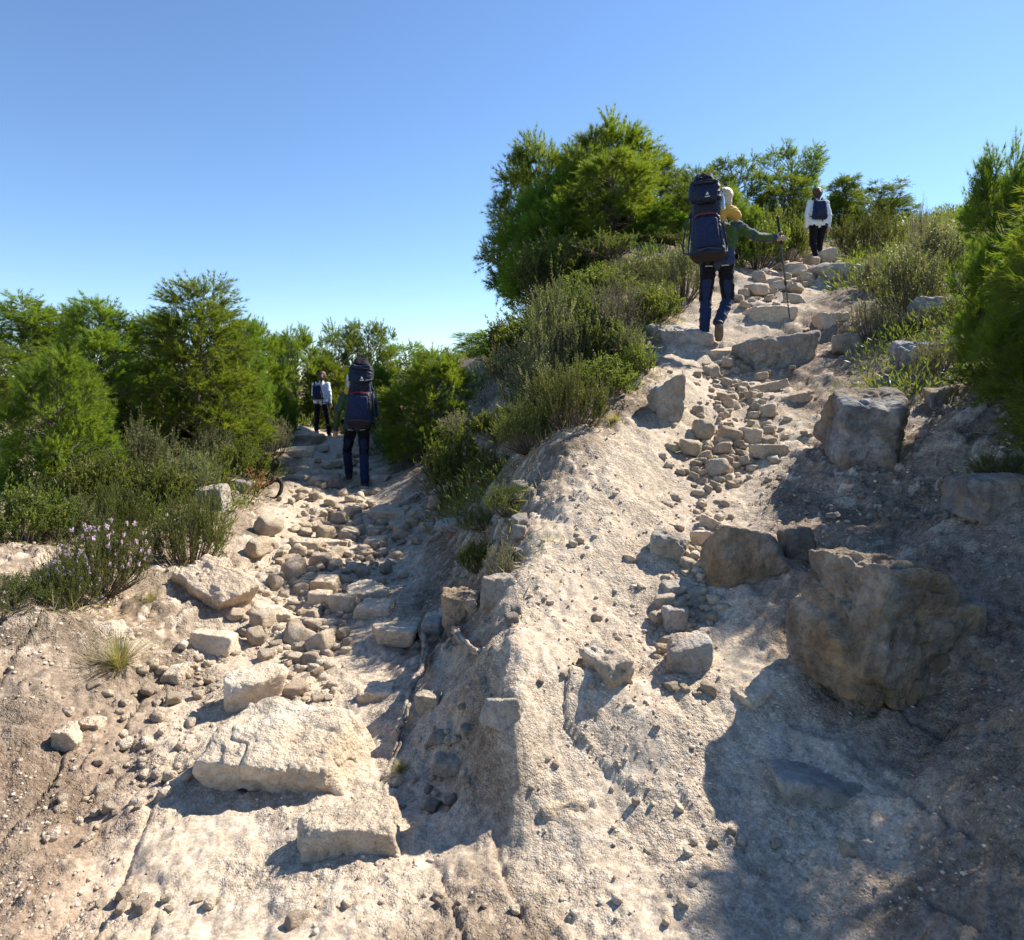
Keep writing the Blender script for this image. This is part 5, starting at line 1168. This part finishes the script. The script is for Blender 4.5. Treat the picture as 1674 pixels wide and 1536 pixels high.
    obj('bottle_body', MB().tube([a + ax * t for t, r in prof], [r for t, r in prof], 14).mesh('bottle_body', M['bottle']), bt)
    obj('bottle_cap', MB().tube([a + ax * t for t in (.9, .905, .99, 1.0)], [.002, .018, .018, .002], 12).mesh('bottle_cap', M['slate']), bt)
    tag(bt, label_bottle, 'bottle')
    return e
carrier(O1, .16, .03, 'navy hooded child carrier on the back of the bareheaded left man', 'small child in yellow tucked behind the hood of the left carrier', 'clear water bottle at the left side of the left carrier', 1, .05, .05)
carrier(O2, -.30, -.05, 'navy hooded child carrier on the back of the man with the pole', 'small blond child in a yellow jacket riding in the right carrier', 'clear water bottle beside the blond child in the right carrier', -1, -.10, .045)

def daypack(O, J, yaw, k, dx, tilt, label):
    e = empty('day_pack', O)
    def T_(p): x, y, z = p; z = z - 1.2; return rot(V3((x * math.cos(tilt) - z * math.sin(tilt) + dx) * k, y * k, (1.2 + x * math.sin(tilt) + z * math.cos(tilt)) * k), yaw)
    b = obj('pack_body', remesh('pack_body', [], .011, [M['navy']], None, [[(T_(c), r) for c, r in (((-.09, -.14, 1.36), .04), ((.09, -.14, 1.36), .04), ((-.08, -.2, 1.34), .035), ((.08, -.2, 1.34), .035), ((-.12, -.14, 1.02), .04), ((.12, -.14, 1.02), .04), ((-.11, -.22, 1.03), .04), ((.11, -.22, 1.03), .04))]], it=3, wrinkle=.012, wscale=9), e)
    obj('pocket', remesh('pocket', [], .010, [M['navy2']], None, [[(T_(c), r) for c, r in (((-.08, -.25, 1.18), .02), ((.08, -.25, 1.18), .02), ((-.09, -.25, 1.03), .025), ((.09, -.25, 1.03), .025))]], it=2), b)
    for sg in (-1, 1):
        obj('strap', MB().tube([T_(p) for p in ((sg * .08, -.13, 1.38), (sg * .10, -.02, 1.49), (sg * .10, .12, 1.44), (sg * .13, .17, 1.25), (sg * .17, .06, 1.10), (sg * .12, -.14, 1.03))], [.018, .022, .022, .02, .014, .012], 8).mesh('strap', M['black']), e)
    tag(e, label, 'backpack')
daypack(O3, J3, .12, k3, -.06, .10, 'navy day pack on the back of the woman on the left path')
daypack(O4, J4, -.08, k4, -.03, -.04, 'navy day pack on the back of the woman on the right path')

# trekking pole in the right hand of the man on the right path
hand = np.array(O2) + J2['wrist_r'] + (J2['wrist_r'] - J2['elbow_r']) / np.linalg.norm(J2['wrist_r'] - J2['elbow_r']) * .085
tx = (1291 - CX) / F * (O2.y + .25); tip = V3(tx, O2.y + .25, (YH - 521) / F * (O2.y + .25))
ax = (hand - tip) / np.linalg.norm(hand - tip)
pole = empty('trekking_pole', tip)
q = lambda t: (hand - tip) + ax * t
L_ = np.linalg.norm(hand - tip)
obj('grip', MB().tube([q(-.08), q(-.075), q(0), q(.1), q(.2), q(.25), q(.27), q(.275)], [.004, .017, .016, .015, .017, .019, .016, .003], 10).mesh('grip', M['rubber']), pole)
obj('upper_shaft', MB().tube([ax * L_ * .45, q(-.07)], [.0105, .0105], 10).mesh('upper_shaft', M['metal']), pole)
obj('lower_shaft', MB().tube([ax * .05, ax * L_ * .46], [.008, .0085], 10).mesh('lower_shaft', M['metal']), pole)
obj('lock_collar', MB().tube([ax * (L_ * .45 - .03), ax * (L_ * .45 - .028), ax * (L_ * .45 + .03), ax * (L_ * .45 + .032)], [.009, .015, .015, .009], 10).mesh('lock_collar', M['rubber']), pole)
obj('spike_tip', MB().tube([V3(0, 0, 0), ax * .01, ax * .06], [.002, .006, .009], 8).mesh('spike_tip', M['rubber']), pole)
tag(pole, 'black trekking pole planted on the big grey boulder of the right path', 'pole')
